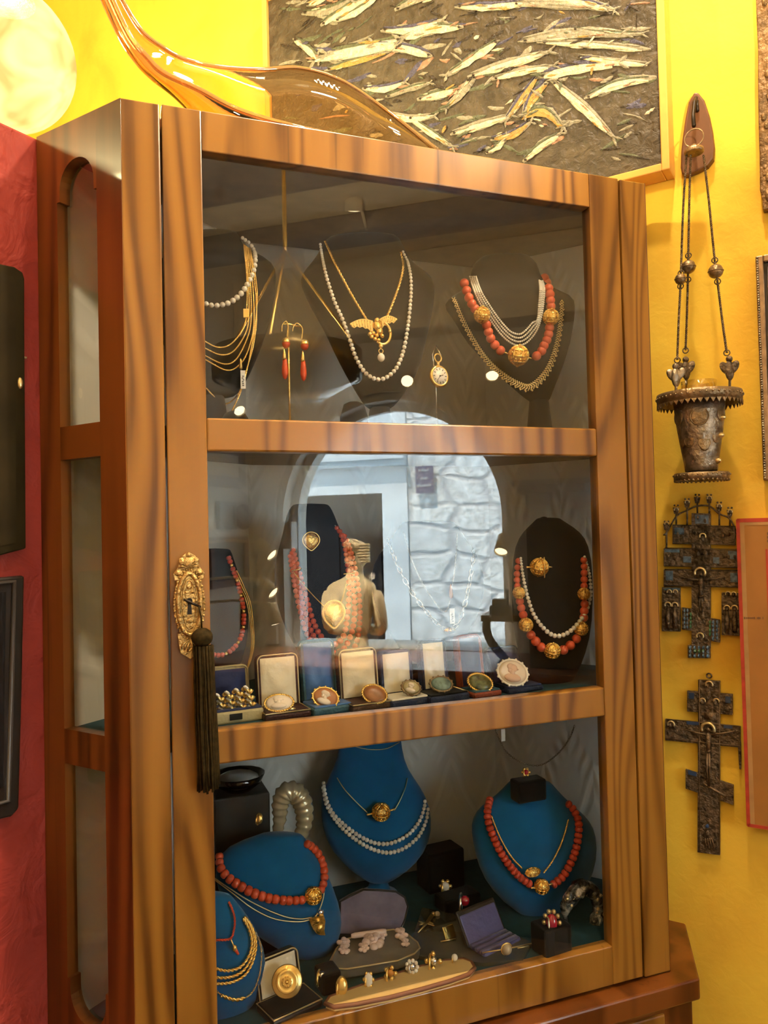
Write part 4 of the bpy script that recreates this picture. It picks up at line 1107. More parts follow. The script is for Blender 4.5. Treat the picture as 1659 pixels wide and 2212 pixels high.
    mb.lathe([(.001, z0), (34 * k, z0), (37 * k, z1), (36 * k, z1), (33 * k, z0 + .002), (.001, z0 + .002)], C, 32); mk('glass_cup', mb, glass_pane('lamp_glass', (.9, .85, .7)), t)
oil_lamp()

def cross_plate(mb, quads, base, ext):
    for q in quads: mb.prism([aw(1400 + x / 2.633, 1040 + y / 2.633, base) for x, y in q], DR * -ext)
def rect(x0, y0, x1, y1, sk=0): return [(x0, y0), (x1, y0 + sk), (x1, y1 + sk), (x0, y1)]
def zc_(x, y, o): return aw(1400 + x / 2.633, 1040 + y / 2.633, o)
def corpus(mb, cx, top, arm_y, armL, armR, feet, o, k):
    mb.smooth = True; k *= 1.5
    mb.ball(zc_(cx, top, o + .003), (6.0 * k, 6.0 * k, 7.5 * k), 12, 8)
    mb.tube([zc_(cx, top + 14, o), zc_(cx, arm_y + 4, o + .002), zc_(cx + 2, arm_y + 55, o + .003), zc_(cx - 2, arm_y + 95, o + .002)], [4 * k, 10 * k, 8 * k, 7.5 * k], 10)
    for s, ax, ay in ((-1, armL[0], armL[1]), (1, armR[0], armR[1])):
        mb.tube([zc_(cx + s * 10, arm_y, o + .001), zc_((cx + ax) / 2, (arm_y + ay) / 2 + 4, o + .001), zc_(ax, ay, o)], [4.2 * k, 3.2 * k, 2.2 * k], 8)
    fx, fy = feet
    for s in (-1, 1):
        mb.tube([zc_(cx + s * 5, arm_y + 90, o), zc_(cx + s * 7, (arm_y + 90 + fy) / 2, o + .003), zc_(fx + s * 4, fy, o)], [5.5 * k, 4.2 * k, 2.6 * k], 8)
    mb.tube([zc_(cx - 14, arm_y + 88, o + .002), zc_(cx, arm_y + 96, o + .004), zc_(cx + 14, arm_y + 90, o + .002)], 5 * k, 8)
def halo(par, x, y, r, o, k):
    mb = MB(); c = zc_(x, y, o); mb.tube([c + DN * (r * k * math.cos(a)) + V3((0, 0, r * k * math.sin(a))) for a in [-.5 + (math.pi + 1.0) * i / 14 for i in range(15)]], .3 * r * k, 6); mk('gilt_halo', mb, M_HALO, par)
def cross_big():
    k = m_px(1, zc_(300, 550, .01)) / 2.633
    t = thing('icon_cross', 'large ornate bronze cross with blue enamel and arched crest of small finials', 'cross', zc_(300, 990, 0))
    mb = MB()
    cross_plate(mb, [rect(250, 180, 358, 945, 3), rect(92, 500, 520, 595, 8), rect(92, 380, 518, 482, 10), rect(142, 245, 498, 355, 8), rect(82, 600, 187, 850, 2), rect(420, 630, 522, 872, 4), rect(228, 928, 357, 1000, 4), rect(195, 715, 252, 840, 8), rect(352, 775, 412, 905, 10)], .004, .006)
    mk('plate', mb, M_BRONZE, t, .0006)
    mb = MB()
    fin = [(105, 250), (160, 158), (222, 122), (280, 98), (348, 98), (405, 142), (466, 172)]
    base = [(105, 385), (160, 255), (222, 250), (280, 185), (348, 185), (405, 250), (466, 262)]
    for (x, y), (bx_, by_) in zip(fin, base):
        mb.tube([zc_(x, y + 10, .007), zc_(bx_, by_, .007)], 5.5 * k, 6)
        mb.ball(zc_(x, y, .008), (13 * k, 5 * k, 16 * k), 10, 7)
        mb.prism([zc_(x - 18, y - 10, .006), zc_(x + 18, y - 8, .006), zc_(x + 11, y + 26, .006), zc_(x - 11, y + 26, .006)], DR * -.003)
        for s in (-1, 1): mb.ball(zc_(x + s * 10, y - 22, .007), 6 * k, 8, 5)
    pts = [zc_(x, y + 42, .007) for x, y in [(88, 262)] + fin + [(508, 262)]]
    mb.tube(spline(pts, 6), 5 * k, 6)
    mk('crest', mb, M_BRONZE, t)
    mb = MB()
    corpus(mb, 300, 530, 560, (188, 545), (440, 545), (302, 745), .012, k)
    mk('crucifix_figure', mb, M_BRONZE, t)
    for x in (112, 152): mb = MB(); mb.smooth = True; mb.tube([zc_(x, 720, .011), zc_(x, 770, .013), zc_(x, 835, .012)], [8 * k, 15 * k, 12 * k], 8); mb.ball(zc_(x, 710, .013), 8 * k); mk('saint_figure', mb, M_BRONZE, t)
    for x in (448, 492): mb = MB(); mb.smooth = True; mb.tube([zc_(x, 738, .011), zc_(x, 790, .013), zc_(x, 858, .012)], [8 * k, 15 * k, 12 * k], 8); mb.ball(zc_(x, 728, .013), 8 * k); mk('saint_figure', mb, M_BRONZE, t)
    mb = MB(); mb.smooth = True
    for x, y in ((310, 325), (285, 205), (325, 225), (285, 410), (330, 410), (170, 300), (200, 320), (430, 310), (460, 300), (120, 425), (155, 430), (460, 430), (495, 430), (120, 630), (155, 632), (455, 642), (487, 645), (295, 880)):
        mb.ball(zc_(x, y, .011), (11 * k, 5 * k, 13 * k), 10, 6)
    for yy in (500, 592): mb.tube([zc_(95, yy, .0105), zc_(300, yy + 2, .0105), zc_(515, yy + 6, .0105)], 3 * k, 5)
    for yy in (378, 480, 247, 353): mb.tube([zc_(145 if yy < 370 else 95, yy, .0105), zc_(495 if yy < 370 else 515, yy + 8, .0105)], 2.5 * k, 5)
    mk('relief_work', mb, M_BRONZE, t)
    for x, y, r in ((295, 520, 28), (112, 703, 16), (152, 705, 16), (448, 722, 16), (492, 722, 16), (455, 640, 13), (487, 642, 13), (120, 628, 12), (155, 628, 12), (310, 312, 16), (295, 880, 18), (105, 240, 11), (160, 160, 11), (348, 95, 11), (405, 140, 11), (466, 172, 11), (222, 118, 11)): halo(t, x, y, r, .013, k)
    for qd in [rect(100, 508, 142, 562, 1), rect(468, 520, 508, 572, 1), rect(95, 385, 180, 402, 2), rect(200, 425, 245, 460, 2), rect(370, 430, 405, 465, 2), rect(90, 605, 180, 618, 1), rect(268, 190, 345, 240, 2), rect(150, 262, 205, 300, 2), rect(455, 395, 505, 440, 2)]: mb = MB(); cross_plate(mb, [qd], .0099, .0013); mk('enamel_panel', mb, M_ENAM, t)
    for x0, y0, dx, nc, nr, m_ in ((208, 735, 16, 2, 5, M_ENAM), (372, 800, 22, 2, 5, M_ENAM), (242, 945, 25, 5, 3, M_ENAM), (242, 755, 16, 1, 4, M_ENAMG), (352, 800, 16, 1, 4, M_ENAMG), (270, 965, 22, 3, 1, M_ENAMG)):
        mb = MB(); o = .0105 if m_ is M_ENAM else .0112
        for r in range(nr):
            for c in range(nc): mb.ball(zc_(x0 + c * dx, y0 + r * 23, o), (dx * .56 * k, 3 * k, 11.5 * k), 8, 5)
        mk('enamel_scales', mb, m_, t)
cross_big()
def cross_small():
    k = m_px(1, zc_(350, 1600, .01)) / 2.633
    t = thing('orthodox_cross', 'plain dark bronze three-bar cross hanging below the ornate cross', 'cross', zc_(348, 2110, 0))
    mb = MB()
    cross_plate(mb, [[(288, 1125), (412, 1132), (412, 2120), (283, 2103)], rect(225, 1187, 484, 1305, 20), rect(100, 1347, 528, 1468, 42), [(216, 1632), (488, 1722), (488, 1836), (216, 1742)], [(512, 1470), (530, 1475), (532, 1635), (520, 1630)]], .004, .006)
    mk('plate', mb, M_BRONZE, t, .0008)
    mb = MB(); mb.torus(zc_(347, 1105, .006), 13 * k, 4.5 * k, facing(-DR), 18, 7); mk('hanging_loop', mb, M_BRONZE, t)
    mb = MB()
    corpus(mb, 342, 1412, 1440, (200, 1408), (490, 1420), (345, 1735), .012, k)
    mb.prism([zc_(320, 1310, .010), zc_(385, 1318, .010), zc_(385, 1362, .010), zc_(320, 1352, .010)], DR * -.0015)
    for x, y in ((345, 1165), (310, 1250), (385, 1255), (350, 1210), (130, 1385), (340, 2000), (320, 1965)): mb.ball(zc_(x, y, .011), (15 * k, 4 * k, 16 * k), 10, 6)
    mb.tube([zc_(315, 1720, .011), zc_(440, 1790, .011)], 7 * k, 6)
    for s in range(4): mb.tube([zc_(305 + s * 8, 2060, .011), zc_(325 + s * 12, 2030, .012), zc_(330 + s * 16, 2085, .011)], 4 * k, 5)
    for (x0, y0, x1, y1) in ((292, 1130, 292, 2095), (407, 1138, 407, 2110), (105, 1352, 520, 1392), (105, 1462, 520, 1505)): mb.tube([zc_(x0, y0, .0105), zc_(x1, y1, .0105)], 2.6 * k, 5)
    mk('relief_figure', mb, plain('brown_bronze', (.21, .14, .075), .4, .6, bump=.4, bscale=160), t)
    for x, y, r in ((340, 1408, 34), (347, 1155, 18), (310, 1248, 14), (388, 1250, 14), (130, 1382, 18)): halo(t, x, y, r, .013, k)
    DE = plain('dark_blue_enamel', (.03, .06, .14), .3, coat=.3)
    for qd in [rect(232, 1200, 262, 1235, 2), rect(440, 1222, 470, 1258, 2), rect(228, 1640, 275, 1665, 12), rect(220, 1362, 290, 1380, 6), rect(430, 1385, 480, 1402, 4)]: mb = MB(); cross_plate(mb, [qd], .0099, .0013); mk('enamel_panel', mb, DE, t)
    mb = MB(); mb.ball(zc_(340, 1960, .0105), (20 * k, 3 * k, 12 * k), 8, 5); mk('enamel_panel', mb, DE, t)
cross_small()

# tan board with red edge at the right
def side_boards():
    t = thing('tan_board', 'tan board with red painted edge cut off at the right of the photo', 'board', aw(1605, 1782, 0))
    f = .030
    bl = aw(1598, 1300, f).dot(DN); z1 = aw(1600, 1122, f).z - H; z0 = aw(1606, 1782, f).z - H
    mb = MB().rbox(A_Y - f, A_Y - .001, bl, bl + .3, z0, z1); mk('board', mb, [M_KRAFT], t, .002)
    e = .0006
    mb = MB().rbox(A_Y - f - e, A_Y - f + .01, bl - .0015, bl + .004, z0, z1).rbox(A_Y - f - e, A_Y - f + .01, bl, bl + .3, z1 - .005, z1 + .0015).rbox(A_Y - f - e, A_Y - f + .01, bl, bl + .3, z0 - .0015, z0 + .004)
    x2 = aw(1656, 1250, f).dot(DN); mb.rbox(A_Y - f - e, A_Y - f, x2, x2 + .003, z0 + .02, aw(1656, 1186, f).z - H); mk('red_edge', mb, M_REDTRIM, t)
    mb = MB().rbox(A_Y - f - e, A_Y - f, bl + .0045, bl + .011, z0 + .004, z1 - .005).rbox(A_Y - f - e, A_Y - f, bl + .011, bl + .3, z1 - .010, z1 - .0055); mk('pale_border', mb, M_KRAFTL, t)
    mb = MB(); x = 1607
    for w, hgt in ((4, 5), (3, 4), (2.5, 3), (3, 3.5), (2, 3), (2.5, 3), (3, 3), (2, 4), (2.5, 5), (0, 0), (2.5, 4), (3, 5), (2.5, 3.5), (0, 0), (2, 5)):
        if w:
            a, b = aw(x, 1335 - hgt / 2, f), aw(x + w * .75, 1335 + hgt / 2, f); mb.rbox(A_Y - f - .0008, A_Y - f, a.dot(DN), b.dot(DN), b.z - H, a.z - H)
        x += w if w else 4
    for y in (1150, 1158, 1166): a, b = aw(1657, y, f), aw(1690, y + 5, f); mb.rbox(A_Y - f - .0008, A_Y - f, a.dot(DN), b.dot(DN), b.z - H, a.z - H)
    mk('handwriting', mb, plain('faded_ink', (.16, .08, .04), .7), t)
    # worn relief panel, top right
    t = thing('relief_panel', 'worn bronze relief panel cut off at the top right corner', 'panel', aw(1648, 460, 0))
    bl = aw(1641, 200, .02).dot(DN); z0 = aw(1649, 462, .02).z - H
    edge = [(1635, -5), (1637, 60), (1640, 120), (1640, 200), (1641, 280), (1643, 340), (1644, 420), (1649, 440), (1650, 462)]
    po = [aw(x, y, .0) for x, y in edge]; bR = R(A_Y, bl + .25, 0)
    po += [R(A_Y, bl + .25, po[-1].z - H), R(A_Y, bl + .25, po[0].z - H)]
    mb = MB().prism(po, DR * -.02); mk('plate', mb, plain('worn_relief', (.17, .10, .042), .45, .5, bump=1.0, bscale=60, noise=.55, nscale=45), t, .002)
    mb = MB(); rnd = random.Random(5)
    for i in range(26):
        y = rnd.uniform(0, 440); p = aw(rnd.uniform(1650, 1700), y, .02); mb.ball(p, (.006, .004, rnd.uniform(.006, .014)), 8, 6)
    mk('relief_pattern', mb, plain('worn_relief2', (.20, .13, .06), .4, .6, bump=.8, bscale=80), t)
    # silver frame
    t = thing('icon_cover', 'beaded silver icon frame cut off at the right below the relief panel', 'frame', aw(1650, 1036, 0))
    f = .018; bl = aw(1640, 800, f).dot(DN); z1 = aw(1634, 553, f).z - H; z0 = aw(1650, 1038, f).z - H
    mb = MB().rbox(A_Y - f, A_Y, bl, bl + .012, z0, z1).rbox(A_Y - f, A_Y, bl + .012, bl + .25, z0, z0 + .012).rbox(A_Y - f, A_Y, bl + .012, bl + .25, z1 - .012, z1).rbox(A_Y - f, A_Y, bl + .24, bl + .25, z0 + .012, z1 - .012); mk('frame', mb, plain('tarnished_frame', (.30, .20, .12), .4, .7, noise=.3, nscale=90), t, .002)
    mb = MB()
    for i in range(90): mb.ball(R(A_Y - f - .001, bl + .003, z0 + .004 + (z1 - z0 - .008) * i / 89), .0022, 6, 4)
    mk('beading', mb, M_OLDSIL, t)
    mb = MB().rbox(A_Y - .010, A_Y, bl + .012, bl + .24, z0 + .012, z1 - .012); mk('backing', mb, M_DARK, t)
    mb = MB().tube([R(A_Y - .012, bl + .019, z0 + .02), R(A_Y - .012, bl + .019, z1 - .02)], .0028, 8).tube([R(A_Y - .012, bl + .019, z1 - .02), R(A_Y - .012, bl + .2, z1 - .02)], .0028, 8); mk('inner_moulding', mb, M_SILVER, t)
    mb = MB().rbox(A_Y - .014, A_Y - .01, bl + .026, bl + .22, z0 + .03, z1 - .03); mk('chased_cover', mb, plain('chased_silver', (.35, .30, .22), .35, .8, bump=1.0, bscale=70, noise=.4, nscale=60), t)
    # on the red partition
    t = thing('dark_icon_board', 'dark old board with rounded top on red partition above a black frame', 'board', ar(20, 1190, 0))
    po = [(-160, 600), (-60, 570), (-10, 574), (20, 580), (38, 592), (42, 606), (42, 700), (43, 850), (44, 1000), (45, 1185), (-160, 1240)]
    mb = MB().prism([ar(x, y, 0) for x, y in po], DN * .012); mk('board', mb, M_OLIVE, t, .002)
    mb = MB().prism([ar(x, y, .012) for x, y in [(-150, 615), (-10, 590), (26, 596), (33, 610), (34, 1172), (-150, 1215)]], DN * .0008); mk('painted_face', mb, plain('icon_face', (.026, .019, .008), .75, spec=.1, noise=.4, nscale=12), t)
    mb = MB().tube([ar(43, 770, .0), ar(58, 773, .004)], .0016, 6).ball(ar(43, 828, .012), (.004, .003, .008), 8, 6); mk('nail', mb, M_HALO, t)
    t = thing('black_frame', 'black moulded picture frame on red partition below the dark board', 'frame', ar(20, 1740, 0))
    e = [(-170, 1260), (38, 1243), (33, 1480), (26, 1742), (10, 1760), (-170, 1800)]
    mb = MB().prism([ar(x, y, 0) for x, y in e], DN * .016); mk('frame', mb, M_BLACKF, t, .003)
    mb = MB().tube([ar(-160, 1272, .017), ar(30, 1256, .017), ar(24, 1500, .017), ar(18, 1730, .017), ar(-160, 1780, .017)], .0035, 8); mk('moulding', mb, plain('worn_black', (.05, .042, .035), .35, coat=.2), t)
    mb = MB().prism([ar(x, y, .016) for x, y in [(-160, 1290), (12, 1278), (6, 1700), (-160, 1750)]], DN * .001); mk('picture_glass', mb, plain('dark_glass', (.012, .012, .013), .08), t)
side_boards()

# ------------------------------------------------------------------ amber glass bowl on top of the cabinet
def amber_bowl():
    zt = ZT + H
    st = [((240, -40), (226, -40), (206, -40)), ((300, 62), (278, 72), (262, 80)), ((352, 105), (318, 124), (300, 134)), ((400, 130), (354, 158), (336, 168)), ((480, 147), (428, 193), (402, 222)), ((570, 152), (520, 240), None), ((650, 150), (640, 275), None), ((740, 178), (760, 300), None), ((830, 238), (850, 318), None), ((900, 292), (905, 335), None), ((945, 326), (946, 345), None)]
    yb = [.20, .20, .205, .21, .23, .25, .26, .26, .25, .22, .18]; yf = [.17, .165, .16, .15, .13, .11, .10, .10, .11, .13, .17]
    rings = []; n = 15
    for i, (B, F, Mm) in enumerate(st):
        b = at(*B, yb[i]); f = at(*F, yf[i])
        if Mm: m = at(*Mm, (yb[i] + yf[i]) / 2)
        else:
            m = (b + f) / 2; m.z = max(zt + .006 + (.0 if 5 <= i <= 8 else .012 * (i - 8)), zt + .006)
        ring = []
        for j in range(n):
            t = j / (n - 1)
            c = 2 * m - (b + f) / 2               # control so that the curve passes through m
            p = b * (1 - t) ** 2 + c * 2 * t * (1 - t) + f * t * t
            ring.append(p)
        rings.append(ring)
    # refine lengthwise
    R2 = []
    cols = [spline([r[j] for r in rings], 8) for j in range(n)]
    for i in range(len(cols[0])): R2.append([cols[j][i] for j in range(n)])
    for r in R2:
        for p in r: p.z = max(p.z, zt + .006)
    mb = MB(); mb.smooth = True
    mb.loft(R2, cap=False, closed=False)
    o = mk('amber_glass_bowl', mb, M_AMBERG)
    s = o.modifiers.new('thick', 'SOLIDIFY'); s.thickness = .009; s.offset = 0
    tag(o, 'amber art glass bowl with long swept horn lying on top of the cabinet', 'bowl')
    rim = [r[0] for r in R2]; rim2 = [r[-1] for r in R2]
    mb = MB().tube(rim, .0052, 10); e = mk('rim', mb, plain('amber_rim', (.80, .50, .22), .02, trans=.8, ior=1.5)); e.parent = o
    mb = MB().tube(rim2, .0045, 10); e = mk('rim', mb, MATS['amber_rim']); e.parent = o
amber_bowl()

# ------------------------------------------------------------------ display busts
class Bust: pass
def bust(label, rows, y0, mat, floor_z, ratio=.42, maxd=.06, tilt=0, neck_open=True, name='display_bust', ymax=None):
    rings = []; n = 28
    for i, (py, l, r) in enumerate(rows):
        yy = y0 + tilt * (i / (len(rows) - 1))
        a, b = at(l, py, yy), at(r, py, yy)
        c = (a + b) / 2; hw = (b - a).length / 2; ax = (b - a).normalized()
        hd = min(hw * ratio, maxd)
        rings.append([c + ax * (hw * math.cos(2 * math.pi * j / n)) + V3((0, 1, 0)) * (hd * math.sin(2 * math.pi * j / n)) for j in range(n)])
    bot = rings[-1]; cb = sum(bot, V3()) / n
    # rounded bottom
    rings.append([cb + (p - cb) * .6 + V3((0, 0, -.004)) for p in bot])
    top = rings[0]; ctp = sum(top, V3()) / n
    rings.insert(0, [ctp + (p - ctp) * .88 + V3((0, 0, .004)) for p in top])
    zmin = min(p.z for r in rings for p in r)
    base = V3((cb.x, cb.y, floor_z + H))
    t = thing(name, label, 'bust', base)
    mb = MB(); mb.smooth = True; mb.loft([r[::-1] for r in rings])
    body = mk('torso', mb, mat, t, subsurf=1)
    if zmin > floor_z + H + .003:
        h = zmin - (floor_z + H)
        mb = MB(); mb.lathe([(.001, 0), (.032, 0), (.034, .006), (.022, min(.014, h * .5)), (.016, h + .004), (.001, h + .006)], base, 24); mk('foot', mb, mat, t)
    B = Bust(); B.root = t; B.y0 = y0
    B.bvh = BVHTree.FromPolygons([tuple(p) for p in mb.v] if False else [tuple(p) for r in rings for p in r[::-1]], [tuple(f) for f in _loft_faces(len(rings), n)])
    return B
def _loft_faces(m, n):
    fs = []
    for i in range(m - 1):
        for j in range(n):
            k = (j + 1) % n
            fs.append((i * n + j, i * n + k, (i + 1) * n + k, (i + 1) * n + j))
    return fs
def lay(B, pts, off, per=10, smooth=2):
    """photo points laid on the front of a bust (or hung just in front of its outline)"""
    P2 = spline([V3((x, y, 0)) for x, y in pts], per)
    ys = []; hit = []
    for p in P2:
        h = B.bvh.ray_cast(CAM, ray(p.x, p.y))
        ys.append(h[0].y if h[0] is not None else None)
    known = [y for y in ys if y is not None]
    fb = max(known) if known else B.y0
    last = None
    ys = [y if y is not None else fb for y in ys]
    for _ in range(smooth):
        ys = [min(ys[i], (ys[max(i - 1, 0)] + ys[i] + ys[min(i + 1, len(ys) - 1)]) / 3) for i in range(len(ys))]
    return [at(p.x, p.y, y - off) for p, y in zip(P2, ys)]
def spot_on(B, px, py, off=.004):
    h = B.bvh.ray_cast(CAM, ray(px, py))
    y = h[0].y if h[0] is not None else B.y0
    return at(px, py, y - off)

S1, S2, S3 = .142, -.262, -.655            # shelf heights
b1 = bust('black velvet display bust at left of the top shelf draped with gold chains', [(505, 405, 515), (530, 400, 522), (549, 365, 555), (571, 327, 593), (596, 322, 598), (640, 326, 594), (692, 335, 584), (747, 352, 568), (811, 380, 540), (855, 405, 515)], .13, M_BLACKV, S1)
b2 = bust('black velvet display bust in the middle of the top shelf with eagle pendant', [(515, 705, 862), (540, 692, 873), (574, 668, 891), (593, 648, 925), (617, 649, 939), (658, 668, 937), (712, 700, 926), (761, 722, 915), (807, 745, 903), (856, 774, 870), (880, 790, 850)], .14, M_BLACKV, S1)
b3 = bust('black velvet display bust at right of the top shelf with coral necklace', [(556, 1040, 1142), (570, 1020, 1160), (600, 1018, 1165), (625, 1008, 1182), (645, 962, 1236), (665, 962, 1238), (690, 985, 1238), (740, 1008, 1230), (790, 1060, 1216), (840, 1110, 1195), (865, 1140, 1188)], .11, M_BLACKV, S1)
m0 = bust('dark display bust at left of the middle shelf behind the tassel', [(1190, 430, 500), (1230, 415, 512), (1290, 398, 535), (1360, 400, 540), (1430, 420, 525), (1470, 445, 500)], .17, M_BLACKV, S2, maxd=.04)
m1 = bust('black velvet display bust with triple coral strands on the middle shelf', [(1093, 630, 712), (1110, 618, 722), (1150, 612, 735), (1190, 600, 765), (1230, 590, 788), (1300, 594, 790), (1370, 620, 775), (1430, 655, 750)], .20, M_BLACKV, S2, maxd=.045)
m2 = bust('black velvet display bust with silver curb chain in the middle of the shelf', [(1130, 865, 985), (1160, 850, 1002), (1200, 815, 1032), (1240, 800, 1045), (1300, 805, 1045), (1370, 840, 1010), (1430, 885, 970)], .22, M_BLACKV, S2, maxd=.045)
m3 = bust('black velvet display bust with gold ball brooch at right of the middle shelf', [(1123, 1158, 1212), (1140, 1140, 1240), (1160, 1122, 1262), (1200, 1108, 1276), (1300, 1106, 1279), (1380, 1113, 1273), (1440, 1128, 1252), (1475, 1150, 1235)], .105, M_BLACKV, S2, maxd=.04)
mb = MB(); mb.ball(at(1175, 1130, .105), .011, 12, 8); mk('knob', mb, M_BLACKV, m3.root)
f0 = bust('blue velvet display bust at bottom left corner with gold rope chains', [(1935, 400, 500), (1960, 388, 522), (2000, 380, 550), (2050, 380, 573), (2100, 380, 576), (2150, 388, 562), (2185, 402, 535), (2205, 425, 500)], .072, M_BLUEV, S3, maxd=.035)
f1 = bust('blue velvet display bust with leaf pendant at left of the bottom shelf', [(1805, 560, 655), (1830, 485, 675), (1870, 462, 700), (1920, 466, 722), (1970, 496, 738), (2010, 540, 738), (2045, 590, 725), (2068, 640, 700)], .16, M_BLUEV, S3, maxd=.04)
f2 = bust('tall blue velvet display bust with double pearl strand at back of the bottom shelf', [(1560, 740, 862), (1620, 733, 868), (1660, 722, 878), (1700, 700, 910), (1740, 692, 928), (1790, 695, 933), (1840, 715, 917), (1880, 755, 880), (1903, 790, 845)], .30, M_BLUEV, S3, maxd=.05)
f3 = bust('blue velvet display bust with coral strand at right of the bottom shelf', [(1690, 1100, 1190), (1720, 1075, 1215), (1745, 1040, 1245), (1770, 1022, 1272), (1800, 1019, 1284), (1850, 1028, 1286), (1900, 1045, 1270), (1950, 1085, 1245), (1985, 1140, 1212)], .15, M_BLUEV, S3, maxd=.05)

# ------------------------------------------------------------------ jewel parts
def gold_ball(px, py, rpx, B, parent, name='gold_ball', off=None, pins=None, M=None):
    p0 = spot_on(B, px, py, .0); r = m_px(rpx, p0); p = spot_on(B, px, py, r * .9)
    bead(name, 'filigree', M_GOLDT, p, r, parent, M if M is not None else Matrix.Rotation(.3, 3, 'X'))
    return p, r
def tag_card(px, py, w, h, B, parent, y=None):
    p = spot_on(B, px, py, .008) if y is None else at(px, py, y); k = m_px(1, p)
    mb = MB(); mb.box(p, (w * k, .0006, h * k)); o = mk('price_tag', mb, M_PAPER, parent, .001)
    mb = MB()
    for i in range(6): mb.box(p + V3((rr_.uniform(-.1, .1) * w * k, -.0005, (-.32 + .1 * i) * h * k)), (w * k * .35, .0003, h * k * .05))
    mk('tag_writing', mb, M_INK, o)
rr_ = random.Random(9)
def necklace(label, B, px, py, cat='necklace', group=None, name='necklace'):
    return thing(name, label, cat, spot_on(B, px, py, .01), group)
def chain_part(parent, B, pts, rpx, mat, style='rope', off=None, name='chain'):
    p0 = spot_on(B, *pts[len(pts) // 2], 0); r = m_px(rpx, p0)
    P = lay(B, pts, off if off is not None else r * 1.3)
    mb = MB()
    if style == 'rope': rope(mb, P, r, r * 5)
    elif style == 'links': links(mb, P, r)
    else: mb.tube(resample(P, r * 3), r, 6)
    return mk(name, mb, mat, parent)
def strand(parent, B, pts, r0, r1, mat, kind='round', name='pearl', gap=1.0, cap=100, squash=1.0, off=None):
    p0 = spot_on(B, *pts[len(pts) // 2], 0)
    a, b = m_px(r0, p0), m_px(r1, p0)
    P = lay(B, pts, off if off is not None else b)
    string(name, kind, mat, P, a, b, parent, gap, cap, squash)
    mb = MB().tube(resample(P, .004), a * .18, 5); mk('thread', mb, M_PAPER, parent)
    return P
def strand_mesh(parent, B, pts, r0, mat, name, off, sq=1.0):
    p0 = spot_on(B, *pts[len(pts) // 2], 0); r = m_px(r0, p0)
    P = resample(lay(B, pts, off), 2 * r * sq); mb = MB()
    for p in P: mb.ball(p, r, 8, 6)
    return mk(name, mb, mat, parent)
def heart_poly(n=28): return [(16 * math.sin(t) ** 3 / 16, (13 * math.cos(t) - 5 * math.cos(2 * t) - 2 * math.cos(3 * t) - math.cos(4 * t)) / 16) for t in [2 * math.pi * i / n for i in range(n)]]
def teardrop(n=28): return [(math.sin(t) * (1 - .35 * (1 - math.cos(t)) / 2 * 1.6 * 0 if math.cos(t) > 0 else 1 - .55 * (-math.cos(t)) ** 2), math.cos(t) * (1.0 if math.cos(t) > 0 else 1.25)) for t in [2 * math.pi * i / n for i in range(n)]]
def domed(mb, c, poly, sx, sz, dome, n=5):     # domed plate facing the front
    c = Vector(c); k = len(poly); rings = []
    for i in range(n):
        f = math.cos(i / (n - 1) * math.pi / 2 * .96); d = dome * math.sin(i / (n - 1) * math.pi / 2)
        rings.append([c + V3((x * sx * f, -d, z * sz * f)) for x, z in poly])
    mb.smooth = True; mb.loft(rings, cap=True)

# --- top shelf
t = necklace('pearl strand around the left black bust of the top shelf', b1, 520, 640)
strand(t, b1, [(524, 514), (543, 530), (551, 552), (549, 580), (538, 608), (520, 635), (497, 653), (468, 660), (445, 656), (425, 645), (400, 620)], 4.0, 6.4, M_PEARLG)
t = necklace('many-stranded fine gold chain necklace with white tag on the left bust', b1, 530, 700)
for pts in ([(527, 528), (533, 600), (533, 660), (527, 705), (500, 742), (470, 750), (435, 733)], [(530, 530), (537, 620), (537, 680), (531, 718), (505, 758), (475, 766), (435, 748)], [(533, 532), (541, 620), (542, 690), (534, 730), (510, 776), (482, 786), (435, 764)], [(536, 534), (546, 620), (548, 700), (538, 750), (520, 785), (490, 800), (440, 775)],
            [(539, 536), (551, 620), (554, 690), (546, 750), (532, 800), (520, 845), (505, 880), (495, 898)], [(541, 538), (555, 625), (551, 700), (541, 760), (533, 800), (524, 835)], [(445, 838), (468, 862), (490, 872), (512, 855), (522, 835)]):
    chain_part(t, b1, pts, 1.7, M_GOLD, 'rope', .006)
p = spot_on(b1, 531, 677, .012); k = m_px(1, p)
mb = MB().box(p, (12 * k, 4 * k, 20 * k)); mk('clasp', mb, M_GOLD, t, .001)
mb = MB().lathe([(.0002, 14 * k), (2 * k, 10 * k), (4 * k, -8 * k), (.0002, -12 * k)], spot_on(b1, 520, 787, .012), 10); mk('gold_tip', mb, M_GOLD, t)
tag_card(525, 820, 11, 40, b1, t)
